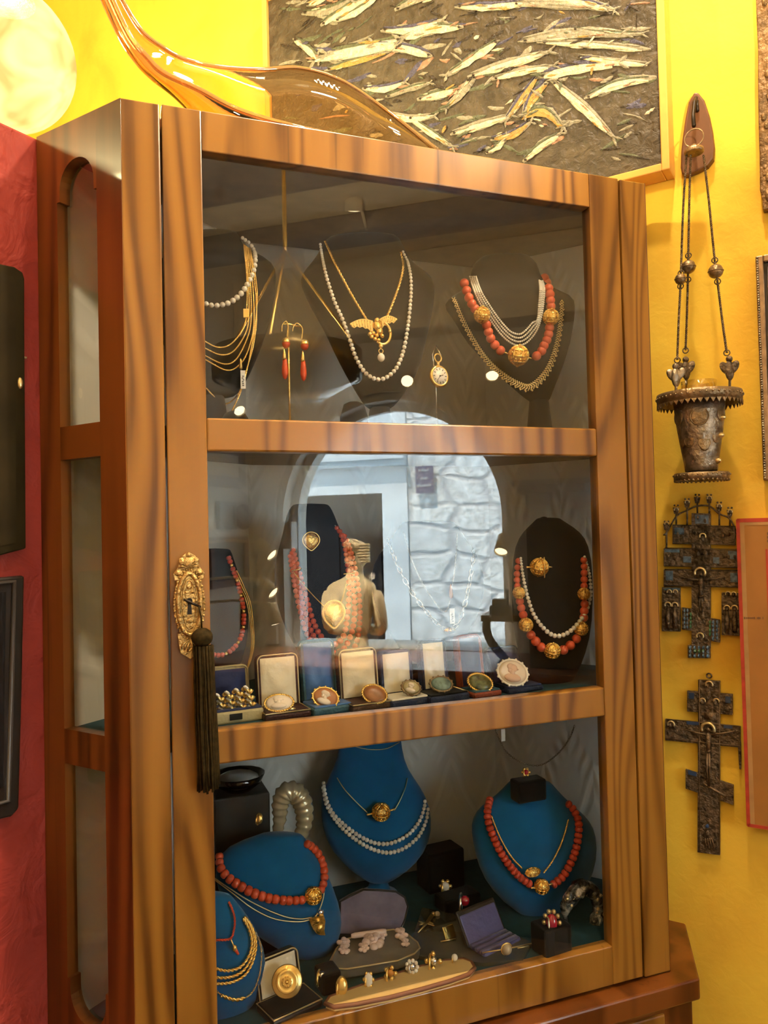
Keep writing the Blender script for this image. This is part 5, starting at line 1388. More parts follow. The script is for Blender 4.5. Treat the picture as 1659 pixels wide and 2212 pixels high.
# pearls and eagle
t = necklace('long pearl strand on the middle black bust of the top shelf', b2, 820, 820)
strand(t, b2, [(692, 528), (697, 560), (706, 600), (722, 650), (740, 690), (756, 735), (770, 775), (792, 808), (820, 820), (847, 806), (866, 775), (878, 725), (886, 660), (888, 610), (882, 570), (870, 543)], 3.2, 5.0, M_PEARL)
t = necklace('gold eagle pendant with pearl drop on twisted gold chain', b2, 812, 715)
chain_part(t, b2, [(702, 520), (722, 565), (745, 610), (770, 655), (793, 692)], 3.0, M_GOLD, 'rope', .004)
chain_part(t, b2, [(836, 684), (850, 650), (864, 610), (871, 575), (866, 543)], 3.0, M_GOLD, 'rope', .004)
def eagle():
    c = spot_on(b2, 812, 712, .009); k = m_px(1, c)
    def q(x, z, d=0): return c + V3((x * k, -d * k, z * k))
    mb = MB()
    def wing(s, root, tip):
        n = 9; A = []; Bq = []
        for i in range(n):
            f = i / (n - 1); x = root[0] + (tip[0] - root[0]) * f; z = root[1] + (tip[1] - root[1]) * f + 7 * math.sin(math.pi * f)
            A.append((x, z + 3)); Bq.append((x - s * 4 * f, z - (17 * (1 - f) ** .7 + 3) - (3 if i % 2 else 0)))
        mb.prism([q(*p, 2) for p in A + Bq[::-1]], V3((0, -3 * k, 0)))
        for i in range(1, n): mb.tube([q(A[i][0], A[i][1] - 2, 5), q(Bq[i][0], Bq[i][1] + 2, 5)], 1.1 * k, 5)
    wing(-1, (-8, 14), (-60, 5)); wing(1, (8, 20), (48, 23))
    mk('wings', mb, M_GOLD, t)
    mb = MB(); mb.ball(q(2, 8, 6), (11 * k, 8 * k, 13 * k)); mb.ball(q(0, 18, 9), (6 * k, 6 * k, 7 * k)); mb.ball(q(6, -4, 6), (8 * k, 6 * k, 9 * k)); mb.tube([q(2, 20, 12), q(6, 16, 16), q(7, 12, 15)], [3 * k, 2 * k, .6 * k], 7)
    for x, z in ((-12, -18), (-16, -12), (-4, -22), (4, -24), (-8, -10), (12, -14), (0, -14), (10, -6)): mb.ball(q(x, z, 5), 5 * k, 8, 6)
    mk('eagle_body', mb, M_GOLDT, t)
    mb = MB(); mb.tube([q(13 + 19 * math.cos(a), -8 + 24 * math.sin(a), 4) for a in [-2.3 + 3.6 * i / 18 for i in range(19)]], 3.2 * k, 8); mb.ball(q(30, -3, 5), 4 * k); mb.ball(q(9, -36, 4), 5 * k); mk('wreath', mb, M_GOLD, t)
    mb = MB(); mb.torus(q(9, -47, 4), 5 * k, 1.2 * k, facing(), 14, 6); mk('drop_ring', mb, M_GOLD, t)
    mb = MB(); mb.ball(q(9, -61, 4), (8 * k, 8 * k, 9.5 * k), 16, 12); mk('pearl_drop', mb, M_PEARL, t)
eagle()
# right bust of the top shelf
t = necklace('necklace of large coral beads and three gold filigree balls, top shelf', b3, 1120, 768)
for (x, y, r) in ((1041, 680, 17.5), (1120, 768, 22), (1190, 685, 17.5)): gold_ball(x, y, r, b3, t)
cor = [(1003, 612), (1008, 628), (1013, 643), (1019, 656), (1026, 667), (1051, 702), (1055, 717), (1060, 731), (1069, 745), (1081, 757), (1159, 769), (1170, 758), (1175, 747), (1181, 735), (1185, 722), (1187, 708), (1190, 662), (1189, 649), (1188, 636), (1185, 623), (1181, 611), (1176, 601)]
for x, y in cor:
    p = spot_on(b3, x, y, 0); r = m_px(10.2, p); bead('coral_bead', 'round', M_CORAL, spot_on(b3, x, y, r * .9), r, t)
mb = MB(); 
for a, b in (((1087, 760), (1100, 765)), ((1140, 772), (1153, 776))): mb.tube([spot_on(b3, *a, .006), spot_on(b3, *b, .006)], .0014, 6)
mk('gold_pins', mb, M_GOLD, t)
t = necklace('four-strand seed pearl necklace on the right bust of the top shelf', b3, 1125, 742)
for i, d in enumerate((0, 8, 16, 24)):
    strand_mesh(t, b3, [(1015 + d * .55, 598), (1026 + d * .5, 632 - d * .2), (1042 + d * .5, 664 - d * .4), (1062 + d * .4, 695 - d * .6), (1082 + d * .3, 722 - d * .8), (1104, 741 - d), (1122, 746 - d), (1140 - d * .2, 738 - d), (1158 - d * .3, 716 - d * .8), (1168 - d * .3, 690), (1174 - d * .4, 655), (1176 - d * .4, 625), (1172 - d * .3, 606)], 2.3, M_PEARLG, 'pearl_strand', .006 + .001 * i)
t = necklace('gold chevron link collar necklace below the coral beads', b3, 1140, 838)
P = resample(lay(b3, [(978, 640), (990, 668), (1003, 698), (1020, 730), (1042, 765), (1068, 795), (1100, 820), (1128, 834), (1145, 836), (1165, 822), (1185, 795), (1200, 755), (1208, 715), (1213, 675), (1214, 645)], .005), .0042)
mb = MB(); k = m_px(1, P[0])
for i in range(1, len(P) - 1):
    d = (P[i + 1] - P[i - 1]).normalized(); w = V3((0, -1, 0)).cross(d).normalized(); s = 1 - .45 * abs(i / len(P) - .55) * 2
    for sg_ in (-1, 1):
        mb.tube([P[i] + d * 3 * k, P[i] + w * sg_ * 7.5 * k * s - d * 3 * k], 1.7 * k * s, 5)
    if i % 2 == 0: mb.ball(P[i] + (w * 9 if w.z < 0 else -w * 9) * k * s, 2.4 * k * s, 6, 5)
mk('collar', mb, plain('bright_gold', (1.0, .78, .38), .3, .5), t)
# earrings on a brass stand
zb = S1 + H
pS = at(624, 800, .10); st_ = thing('earring_stand', 'thin brass rod stand holding two coral drop earrings', 'stand', V3((pS.x, pS.y, zb)))
mb = MB(); topp = at(624, 700, .10); topp.x = pS.x; mb.tube([V3((pS.x, pS.y, zb)), V3((pS.x, pS.y, topp.z))], .0016, 8); mk('rod', mb, M_GOLD, st_)
mb = MB(); mb.lathe([(.001, 0), (.018, 0), (.018, .004), (.003, .008), (.001, .008)], V3((pS.x, pS.y, zb)), 24); mk('stand_base', mb, M_GOLD, st_)
q0, q1 = at(612, 700, .096), at(652, 706, .096)
mb = MB(); mb.tube([q0, V3((pS.x, pS.y, topp.z)), q1], .0013, 8); mk('cross_bar', mb, M_GOLD, st_)
for i, (x, lab) in enumerate(((616, 'left one of two coral drop earrings in front of the grey lining'), (656, 'right one of two coral drop earrings in front of the grey lining'))):
    dy = 4 if i else 0
    p = at(x, 735 + dy, .094); k = m_px(1, p)
    e = thing('drop_earring', lab, 'earring', at(x, 700, .094), 'coral drop earrings')
    mb = MB(); hook = [at(x + (4 if i == 0 else -4), 728 + dy, .094), at(x + (6 if i == 0 else -3), 705 + dy, .094), at(x + (2 if i == 0 else -14), 694 + dy, .094), at(x - 6 if i == 0 else x - 22, 702 + dy, .096), at(x - 7 if i == 0 else x - 24, 716, .096)]; mb.tube(spline(hook, 5), 1.1 * k, 6); mk('ear_wire', mb, M_GOLD, e)
    mb = MB(); mb.ball(at(x + 2, 742 + dy, .094), (9 * k, 9 * k, 11 * k), 14, 10); mk('coral_bead', mb, M_CORALD, e)
    mb = MB(); mb.lathe([(.0002, 12 * k), (6 * k, 10 * k), (9.4 * k, 2 * k), (9 * k, 0), (.0002, 0)], at(x + 2, 741 + dy, .094), 12); c2 = at(x - 2, 768 + dy, .094); mb.lathe([(.0002, 16 * k), (1.6 * k, 12 * k), (4 * k, 0), (5 * k, -10 * k), (.0002, -10 * k)], c2, 12); mk('gold_cap', mb, M_GOLD, e)
    mb = MB(); mb.lathe([(.0002, 0), (4.5 * k, -2 * k), (6.6 * k, -20 * k), (7 * k, -32 * k), (4.5 * k, -42 * k), (.0002, -46 * k)], at(x - 1, 774 + dy, .094), 14); mk('coral_drop', mb, M_CORAL, e)
# pocket watch
yw = .085; c = at(948, 813, yw); k = m_px(1, c) * 1.12
t = thing('pocket_watch', 'small gold pocket watch with white dial hanging between the busts', 'watch', V3((c.x, c.y, c.z)))
M = facing(V3((.2, -1, .05)))
mb = MB(); mb.lathe([(.0002, -5 * k), (15 * k, -5 * k), (21 * k, -2 * k), (22 * k, 1 * k), (20 * k, 4 * k), (17.5 * k, 4.6 * k), (17 * k, 3.6 * k), (.0002, 3.6 * k)], c, 32, M); mk('case', mb, M_GOLD, t)
mb = MB(); mb.lathe([(.0002, 3.4 * k), (17 * k, 3.4 * k), (17 * k, 3.9 * k), (.0002, 3.9 * k)], c, 32, M); dl_ = mk('dial', mb, plain('white_dial', (.84, .78, .72), .4), t)
mb = MB()
for h in range(12):
    a = math.pi / 2 - 2 * math.pi * h / 12; mb.box(c + M @ V3((13.5 * k * math.cos(a), 13.5 * k * math.sin(a), 4.1 * k)), (1.2 * k, 3.6 * k, .4 * k), M @ Matrix.Rotation(a - math.pi / 2, 3, 'Z'))
for a, ln, w in ((.3, 8, 1.2), (-2.2, 12, .8)): mb.box(c + M @ V3((ln / 2 * k * math.cos(a), ln / 2 * k * math.sin(a), 4.4 * k)), (ln * k, w * k, .4 * k), M @ Matrix.Rotation(a, 3, 'Z'))
mb.ball(c + M @ V3((0, 0, 4.5 * k)), 1.6 * k, 8, 6); mk('numerals_and_hands', mb, M_INK, dl_)
mb = MB(); mb.tube([c + M @ V3((0, 20 * k, 0)), c + M @ V3((0, 28 * k, 0))], 3 * k, 10); mb.torus(c + M @ V3((0, 36 * k, 0)), 8 * k, 1.6 * k, M, 20, 6); mk('bow', mb, M_GOLD, t)
wst = thing('watch_stand', 'thin wire stand carrying the pocket watch between top shelf busts', 'stand', V3((c.x, c.y + .012, zb)))
mb = MB(); q = V3((c.x, c.y + .012, 0)); mb.tube([V3((q.x, q.y, zb)), V3((q.x, q.y, c.z)), V3((q.x - 6 * k, q.y, c.z + 45 * k)), V3((q.x, q.y - .004, c.z + 62 * k)), V3((q.x + 4 * k, c.y - .003, c.z + 40 * k))], .0009, 6); mk('wire', mb, M_SILVER, wst)
mb = MB(); mb.lathe([(.001, 0), (.016, 0), (.016, .003), (.001, .004)], V3((q.x, q.y, zb)), 20); mk('stand_base', mb, M_SILVER, wst)
# two black ring stands at the front of the top shelf
for i, (x, lab) in enumerate(((508, 'black dome ring stand at bottom left of the top pane'), (765, 'black dome ring stand in the middle of the top shelf front'))):
    p = at(x, 905, .045); k = m_px(1, p)
    mb = MB(); hgt = (at(x, 888 if i == 0 else 868, .045).z - zb); mb.lathe([(.0005, hgt), (12 * k, hgt - 1 * k), (22 * k, hgt - 6 * k), (30 * k, hgt * .5), (31 * k, 0), (.0005, 0)], V3((p.x, p.y, zb)), 28)
    o = mk('ring_stand', mb, M_BLACKV); tag(o, lab, 'stand', 'black ring stands')

# --- middle shelf
t = necklace('coral necklace with gold beads on the dark bust behind the tassel', m0, 520, 1370)
P = lay(m0, [(494, 1205), (505, 1235), (514, 1262), (521, 1290), (526, 1320), (526, 1350), (520, 1377), (505, 1400), (483, 1414), (460, 1414), (440, 1405)], .006)
k = m_px(1, P[0]); s = 0; pp = resample(P, 8.6 * k)
for i, q in enumerate(pp):
    if i % 4 == 2: bead('gold_bead', 'round', M_GOLD, q, 4.4 * k, t)
    else: bead('coral_bead', 'barrel', M_CORALD, q, 5.4 * k, t, frame_to(pp[min(i + 1, len(pp) - 1)] - pp[max(i - 1, 0)]), (1, 1, .8))
t = necklace('long gold chain of several fine strands beside the left coral necklace', m0, 545, 1400)
for d in (0, 4, 8): chain_part(t, m0, [(503 + d, 1232), (519 + d, 1268), (532 + d, 1300), (540 + d * .8, 1345), (543 + d * .7, 1390), (538 + d * .5, 1425), (528 + d * .3, 1455)], 1.3, M_GOLD, 'rope', .008)
t = necklace('triple-strand coral necklace on the middle shelf bust', m1, 700, 1400)
for pts, cp in (([(634, 1188), (646, 1232), (660, 1285), (678, 1345), (698, 1380), (722, 1392), (742, 1374), (750, 1330), (754, 1285), (752, 1235), (746, 1190), (736, 1155), (722, 1132)], 100), ([(630, 1195), (640, 1245), (653, 1300), (670, 1358), (692, 1397), (716, 1410), (742, 1402), (760, 1365), (766, 1318), (763, 1265), (757, 1215), (746, 1170), (732, 1142)], 100), ([(626, 1202), (636, 1262), (648, 1318), (664, 1372), (690, 1410), (718, 1428), (748, 1422), (770, 1388), (777, 1335), (775, 1282), (767, 1228), (755, 1180), (741, 1150)], 100)):
    strand(t, m1, pts, 5.0, 6.6, M_CORAL, 'round', 'coral_bead', 1.0, cp)
for (a, b) in (((630, 1234), (652, 1228)), ((742, 1240), (766, 1238))):
    mb = MB().tube([spot_on(m1, *a, .014), spot_on(m1, *b, .014)], .0011, 6); mk('gold_bar', mb, M_GOLD, t)
t = necklace('large gold teardrop heart pendant on fine chain over coral strands', m1, 721, 1330)
chain_part(t, m1, [(634, 1236), (655, 1262), (680, 1290), (702, 1312)], 1.2, M_GOLD, 'rope', .014); chain_part(t, m1, [(734, 1308), (742, 1285), (748, 1260)], 1.2, M_GOLD, 'rope', .014)
c = spot_on(m1, 721, 1330, .014); k = m_px(1, c)
mb = MB(); domed(mb, c + V3((0, 0, 6 * k)), teardrop(), 24 * k, 26 * k, 9 * k); mk('pendant', mb, M_GOLDT, t)
mb = MB(); td = teardrop(); mb.tube([c + V3((x * 25 * k, -1 * k, 6 * k + z * 27 * k)) for x, z in td], 2.2 * k, 6, closed=True); mk('pendant_rim', mb, M_GOLD, t)
t = thing('heart_brooch', 'small gold heart brooch pinned on the black velvet bust', 'brooch', spot_on(m1, 672, 1170, .003))
c = spot_on(m1, 672, 1170, .004); mb = MB(); domed(mb, c + V3((0, 0, 3 * k)), teardrop(), 17 * k, 16 * k, 5 * k); mk('heart', mb, M_GOLDT, t)
mb = MB(); mb.tube([c + V3((x * 19 * k, -1 * k, 3 * k + z * 18 * k)) for x, z in td], 1.6 * k, 6, closed=True); hp = heart_poly(); mb.tube([c + V3((x * 9 * k, -6 * k, 3 * k + z * 9 * k)) for x, z in hp], 1.3 * k, 6, closed=True); mk('rim', mb, M_GOLD, t)
t = necklace('heavy silver and gold curb chain necklace behind the stone wall reflection', m2, 970, 1360)
chain_part(t, m2, [(838, 1165), (852, 1205), (870, 1245), (893, 1285), (920, 1320), (945, 1348), (970, 1362), (990, 1345), (1004, 1305), (1014, 1260), (1021, 1215), (1024, 1180)], 5.4, M_SILVER, 'links', .006)
c = spot_on(m2, 971, 1362, .012); k = m_px(1, c)
mb = MB(); mb.ball(c, (14 * k, 6 * k, 8 * k), 12, 8); mb.ball(c + V3((0, -3 * k, 0)), (6 * k, 6 * k, 6 * k), 10, 7); mk('clasp_ornament', mb, M_GOLDT, t)
t = necklace('fine chain with amber drop and white price tag behind the stone wall reflection', m2, 975, 1300)
chain_part(t, m2, [(872, 1150), (888, 1205), (910, 1255), (935, 1295), (958, 1322), (970, 1305), (978, 1260), (984, 1210), (988, 1150)], 1.6, M_SILVER, 'links', .01)
mb = MB(); mb.lathe([(.0002, 20 * k), (2.5 * k, 14 * k), (4.5 * k, 0), (4 * k, -8 * k), (.0002, -12 * k)], spot_on(m2, 974, 1282, .012), 12); mk('amber_drop', mb, M_AMBER, t)
tag_card(977, 1331, 12, 34, m2, t)
# right bust of the middle shelf
t = thing('ball_brooch', 'round gold filigree ball brooch pinned on the right black bust', 'brooch', spot_on(m3, 1165, 1225, .004))
p, r = gold_ball(1165, 1225, 20, m3, t, 'filigree_ball')
mb = MB(); mb.tube([p + V3((-r * 1.55, 0, .001)), p + V3((-r * .95, 0, 0))], r * .1, 8); mb.tube([p + V3((r * .95, 0, 0)), p + V3((r * 1.55, 0, -.001))], r * .1, 8); mb.tube([p + V3((0, -r * .98, r * 1.1)), p + V3((0, -r * 1.05, 0)), p + V3((0, -r * .98, -r * 1.1))], r * .08, 8); mk('cross_pins', mb, M_GOLD, t)
t = necklace('coral necklace with five gold filigree balls on the right black bust', m3, 1193, 1406)
for (x, y, r) in ((1121, 1281, 13.5), (1136, 1350, 15.5), (1193, 1406, 18), (1255, 1358, 15.5), (1261, 1283, 13.5)): gold_ball(x, y, r, m3, t)
for x, y, r in [(1120, 1212, 7), (1118, 1226, 7), (1117, 1240, 7.5), (1117, 1253, 7.5), (1118, 1266, 7.5), (1123, 1299, 9), (1126, 1313, 9), (1130, 1328, 9.5), (1147, 1372, 10), (1157, 1385, 10.5), (1169, 1398, 10.5), (1217, 1404, 10.5), (1232, 1394, 10.5), (1245, 1380, 10), (1261, 1334, 9.5), (1262, 1320, 9.5), (1263, 1305, 9), (1262, 1266, 8), (1262, 1252, 8), (1262, 1238, 8), (1262, 1224, 7.5), (1261, 1210, 7.5)]:
    q = spot_on(m3, x, y, 0); rr2 = m_px(r, q); bead('coral_bead', 'round', M_CORAL, spot_on(m3, x, y, rr2 * .9), rr2, t)
t = necklace('pearl strand inside the coral necklace on the right black bust', m3, 1205, 1374)
strand(t, m3, [(1125, 1206), (1129, 1238), (1135, 1270), (1142, 1297), (1152, 1325), (1168, 1350), (1187, 1368), (1205, 1374), (1228, 1366), (1250, 1345), (1266, 1320), (1274, 1296), (1276, 1270), (1272, 1235), (1262, 1200)], 3.0, 5.2, M_PEARL, off=.009)

# jewel boxes
def ring_box(name, label, px, py, wpx, dep, hpx, lidpx, lid_w, ang, tilt, outer, lining, zfloor, cushion=None, trim=None, group='open jewel boxes on the middle shelf', latch=None, lid_in=None):
    p = on(px, py, zfloor); k = m_px(1, p); w = wpx * k; h = hpx * k; lh = lidpx * k; lw = (lid_w or wpx) * k
    t = thing(name, label, 'box', p, group)
    Rz = Matrix.Rotation(ang, 3, 'Z')
    def q(x, y, z): return p + Rz @ V3((x, y, z))
    mb = MB(); e = .0022
    mb.box(q(0, dep / 2, h / 2), (w, dep, h), Rz); mk('case', mb, outer, t, .003)
    mb = MB(); mb.box(q(0, dep / 2, h + .0005), (w - 2 * e, dep - 2 * e, .0035), Rz); mk('cushion', mb, cushion or lining, t, .0015)
    if trim:
        mb = MB(); hw = w / 2 - .001; mb.tube([q(-hw, .001, h + .001), q(hw, .001, h + .001), q(hw, dep - .001, h + .001), q(-hw, dep - .001, h + .001)], .0011, 6, closed=True); mk('gilt_edge', mb, trim, t)
    Tl = Rz @ Matrix.Rotation(-tilt, 3, 'X')
    hinge = q(0, dep - .002, h)
    def L(x, y, z): return hinge + Tl @ V3((x, y, z))
    T = .013
    out = []; n = 6; rc = .009
    def rr(wd, ht, rc, y):
        pts = []
        for cx, cz, a0 in ((wd / 2 - rc, ht - rc, 0), (-wd / 2 + rc, ht - rc, math.pi / 2)):
            for i in range(n): a = a0 + math.pi / 2 * i / (n - 1); pts.append(L(cx + rc * math.cos(a), y, cz + rc * math.sin(a)))
        pts += [L(-wd / 2, y, .001), L(wd / 2, y, .001)]
        return pts
    mb = MB(); mb.prism(rr(lw, lh, rc, 0), Tl @ V3((0, T, 0))); lid = mk('lid', mb, outer, t, .002)
    # padded lining: gently domed grid
    mb = MB(); mb.smooth = True; g = 17; vs = []; m_ = .0055
    for i in range(g):
        for j in range(g):
            u, v = i / (g - 1), j / (g - 1)
            dd = .0055 * (math.sin(math.pi * u) * math.sin(math.pi * v)) ** .4 + (.0016 * math.sin(9 * u + 5 * v + px) + .0012 * math.sin(5 * u - 11 * v + px * .7)) * math.sin(math.pi * u) * math.sin(math.pi * v)
            vs.append(L((u - .5) * (lw - 2 * m_), -dd - .0004, m_ * .6 + v * (lh - m_ * 1.6)))
    mb.add(vs, [(i * g + j, i * g + j + 1, (i + 1) * g + j + 1, (i + 1) * g + j) for i in range(g - 1) for j in range(g - 1)]); mk('lid_lining', mb, lid_in or lining, lid)
    mb = MB(); mb.tube(rr(lw - .003, lh - .0015, rc, -.0008), .0012, 6, closed=True); mk('lid_edge', mb, trim or outer, lid)
    if latch:
        mb = MB(); mb.box(q(0, -.0008, h * .55), (w * .22, .0016, h * .5), Rz); mk('latch', mb, latch, t, .0005)
    return t, q, h, k, Rz
boxes = {}
boxes[1] = ring_box('jewel_box', 'cream jewel box with navy velvet lining, leftmost on the middle shelf', 510, 1563, 126, .055, 27, 84, 112, .10, .12, M_CREAML, M_NAVY, S2, latch=M_IRON, lid_in=M_NAVY)
boxes[2] = ring_box('jewel_box', 'maroon ring box with cream satin lid holding a pale cameo', 624, 1555, 104, .045, 15, 118, 98, .08, .10, M_MAROON, M_SATIN, S2, cushion=M_MAROON, trim=M_TRIM)
boxes[3] = ring_box('jewel_box', 'blue satin jewel box with tall blue lid behind a carved cameo', 722, 1543, 94, .05, 17, 136, 84, .14, .12, M_BLUEL, M_BLUES, S2)
boxes[4] = ring_box('jewel_box', 'brown studded ring box with cream satin lid holding a brown stone', 806, 1536, 96, .045, 15, 112, 96, .12, .10, M_BROWNL, M_SATIN, S2, cushion=M_MAROON, trim=M_TRIM)
boxes[5] = ring_box('jewel_box', 'navy ring box with cream cushion and cream satin lid', 890, 1526, 98, .045, 16, 98, 82, .12, .10, M_NAVYL, M_SATINW, S2)
boxes[6] = ring_box('jewel_box', 'dark navy ring box with tall cream satin lid beside the red box', 974, 1518, 100, .045, 17, 112, 68, .12, .10, M_NAVYL, M_SATINW, S2, cushion=M_BLACKV)
boxes[7] = ring_box('jewel_box', 'rust red jewel box with blue satin lining, second from the right', 1056, 1507, 72, .045, 13, 116, 66, .12, .12, M_RUST, M_BLUES, S2, cushion=M_BLUEL, lid_in=M_NAVY)
boxes[8] = ring_box('jewel_box', 'navy velvet jewel box at the right end under a large cameo', 1138, 1496, 92, .045, 12, 84, 90, .10, .45, M_NAVYL, M_NAVY, S2)

def oval_brooch(label, box, px, py, wpx, hpx, rim_m, mats, yoff, tilt=.9, rim='rope', name='oval_brooch', yaw=.15, cat='brooch', roll=0.0, relief=True):
    t0, q, h, k, Rz = box
    p = at(px, py, q(0, .02, 0).y + yoff); k = m_px(1, p)
    t = thing(name, label, cat, p)
    M = facing(V3((-math.sin(yaw), -math.cos(tilt), math.sin(tilt)))) @ Matrix.Rotation(roll, 3, 'Z')
    a, b = wpx / 2 * k, hpx / 2 * k / max(.35, math.cos(tilt * .55))
    def e(s, z): return [p + M @ V3((a * s * math.cos(u), b * s * math.sin(u), z)) for u in [2 * math.pi * i / 28 for i in range(28)]]
    mb = MB(); mb.smooth = True; mb.loft([e(.9, -2 * k), e(.93, 2 * k), e(.75, 5 * k), e(.45, 6.5 * k), e(.12, 7 * k)]); mk('stone', mb, mats[0], t)
    mb = MB(); ring = e(1.0, 1 * k)
    if rim == 'rope': rope(mb, ring + [ring[0]], 3 * k, 10 * k)
    else:
        mb.tube(ring, 2.4 * k, 6, closed=True)
        for u in ring[::2]: mb.ball(p + (u - p) * 1.06, 3.0 * k, 7, 5)
    mk('rim', mb, rim_m, t)
    if relief and len(mats) > 1:
        mb = MB(); mb.smooth = True
        def f(x, y, z=6): return p + M @ V3((a * x, b * y, z * k))
        mb.ball(f(.02, .26), (a * .27, b * .32, 5 * k), 12, 8, M); mb.ball(f(-.16, .36), (a * .27, b * .26, 4 * k), 10, 7, M); mb.ball(f(.28, .2), (a * .08, b * .07, 3 * k), 8, 6, M); mb.ball(f(-.22, .05), (a * .15, b * .2, 4 * k), 8, 6, M)
        mb.ball(f(-.04, -.48), (a * .56, b * .34, 5 * k), 14, 8, M); mb.ball(f(-.05, -.12), (a * .17, b * .34, 5 * k), 10, 7, M)
        mk('cameo_profile', mb, mats[1], t)
    return t
# gold bracelet of wavy links
t0, q, h, k, Rz = boxes[1]
p = at(500, 1526, q(0, .012, 0).y); k = m_px(1, p) * 1.25
t = thing('link_bracelet', 'gold and white wavy link brooch lying in the cream jewel box', 'brooch', p)
for r in range(4):
    mb = MB(); mbw = MB()
    for c in range(4):
        x0 = -30 + c * 16 + r * 3; z0 = 18 - r * 12 + c * 3.2
        w = [p + V3(((x0 + 16 * u) * k, (-.3 * z0 - 3 * math.sin(math.pi * u)) * k, (z0 + 4.5 * math.sin(2 * math.pi * u)) * k)) for u in [i / 8 for i in range(9)]]
        mb.tube(w, 3.6 * k, 8)
        mbw.tube([v + V3((0, -2.4 * k, 2.6 * k)) for v in w[1:5]], 2.4 * k, 6)
    o = mk('link_row', mb, M_GOLD, t); mk('white_enamel', mbw, M_PEARL, o)
oval_brooch('pale shell cameo brooch in the maroon ring box', boxes[2], 603, 1519, 62, 38, M_GOLD, (M_CAMEO, M_CAMEO), -.006, .8)
oval_brooch('brown and white cameo brooch leaning in the blue satin box', boxes[3], 703, 1507, 56, 42, M_GOLD, (M_CAMEOB, M_CAMEO), -.006, .55, 'beads', roll=-.35)
oval_brooch('brown agate stone brooch in the brown studded ring box', boxes[4], 809, 1500, 54, 40, M_GOLD, (M_AGATE,), -.006, .7, roll=-.4)
oval_brooch('dark-rimmed oval pale brooch on the navy box cushion', boxes[5], 888, 1486, 40, 30, M_BRONZEL, (M_CREAML, M_CAMEO), -.008, .55, 'beads', roll=-.3)
tb = oval_brooch('oval blue-green mosaic brooch on the dark navy box', boxes[6], 953, 1478, 48, 32, M_BRONZEL, (M_MOSA,), -.008, .6, 'beads', roll=-.1)
mb = MB().tube([at(975, 1482, .06), at(1013, 1494, .052)], .0012, 6); mk('pin', mb, M_HALO, tb)
oval_brooch('gold-rimmed green mosaic brooch on the rust red box', boxes[7], 1037, 1475, 54, 38, M_GOLD, (M_MOSB,), -.006, .55, roll=-.35)
oval_brooch('large white shell cameo with beaded rim at the right end', boxes[8], 1107, 1453, 66, 56, M_PEARL, (M_CAMEO, plain('cameo_blush', (.74, .50, .38), .35)), -.004, .55, 'beads', roll=-.2)
t0, q, h, k, Rz = boxes[2]
p = at(629, 1532, q(0, .01, 0).y); mb = MB(); mb.ball(p, (10 * k, 3 * k, 5 * k), 10, 7); tag(mk('small_brooch', mb, M_HALO), 'tiny gilt pin in front of the pale cameo', 'brooch')

# --- bottom shelf
t = necklace('double pearl strand on the tall blue bust', f2, 830, 1835)
strand(t, f2, [(699, 1692), (704, 1722), (718, 1755), (745, 1783), (780, 1808), (815, 1822), (850, 1820), (885, 1800), (907, 1772), (917, 1742), (918, 1728)], 4.2, 4.8, M_PEARLG, 'round', 'pearl', 1.0, 50)
strand(t, f2, [(698, 1702), (705, 1738), (725, 1772), (755, 1803), (795, 1830), (835, 1842), (872, 1833), (903, 1808), (920, 1775), (925, 1745)], 4.2, 4.8, M_PEARLG, 'round', 'pearl', 1.0, 50)
t = necklace('gold filigree ball pendant on thin chain on the tall blue bust', f2, 823, 1754)
p, r = gold_ball(823, 1754, 20, f2, t)
mb = MB().tube([p + V3((-r * 1.6, 0, -.001)), p + V3((-r * .9, 0, 0))], r * .12, 8).tube([p + V3((r * .9, 0, 0)), p + V3((r * 1.6, 0, .001))], r * .12, 8); mk('gold_pins', mb, M_GOLD, t)
chain_part(t, f2, [(728, 1680), (745, 1706), (770, 1733), (795, 1757)], 1.0, M_HALO, 'plain', .004); chain_part(t, f2, [(852, 1751), (866, 1725), (876, 1700), (880, 1680)], 1.0, M_HALO, 'plain', .004)
t = necklace('thin gold choker chain around the neck of the tall blue bust', f2, 815, 1618)
chain_part(t, f2, [(738, 1600), (765, 1612), (800, 1619), (835, 1617), (864, 1603)], .9, M_HALO, 'plain', .003)
t = necklace('tube coral strand with gold filigree ball on the right blue bust', f3, 1170, 1915)
strand(t, f3, [(1058, 1728), (1053, 1752), (1056, 1780), (1066, 1808), (1080, 1838), (1098, 1866), (1120, 1892), (1144, 1910)], 8.2, 8.4, M_CORALD, 'barrel', 'coral_bead', 1.0, 60, .7)
strand(t, f3, [(1196, 1910), (1216, 1893), (1232, 1866), (1244, 1835), (1250, 1800), (1249, 1772), (1238, 1748), (1226, 1735)], 8.2, 8.4, M_CORALD, 'barrel', 'coral_bead', 1.0, 60, .7)
p, r = gold_ball(1170, 1915, 16.5, f3, t)
mb = MB().tube([p + V3((-r * 1.6, 0, .001)), p + V3((-r * .9, 0, 0))], r * .14, 8).tube([p + V3((r * .9, 0, 0)), p + V3((r * 1.6, 0, .001))], r * .14, 8); mk('gold_pins', mb, M_GOLD, t)
t = necklace('gold snake chain with oval filigree bead above the coral strand', f3, 1151, 1884)
for pts in ([(1062, 1762), (1074, 1795), (1090, 1828), (1108, 1855), (1128, 1876)], [(1174, 1886), (1192, 1862), (1208, 1832), (1220, 1800), (1228, 1770)]): chain_part(t, f3, pts, 2.0, M_GOLD, 'rope', .004)
p = spot_on(f3, 1151, 1884, .007); k = m_px(1, p); bead('filigree_bead', 'filigree', M_GOLDT, p, 10 * k, t, Matrix.Rotation(math.pi / 2, 3, 'Y'), (1, 1, 1.8))
t = necklace('coral barrel bead strand with gold ball on the left blue bust', f1, 600, 1943)
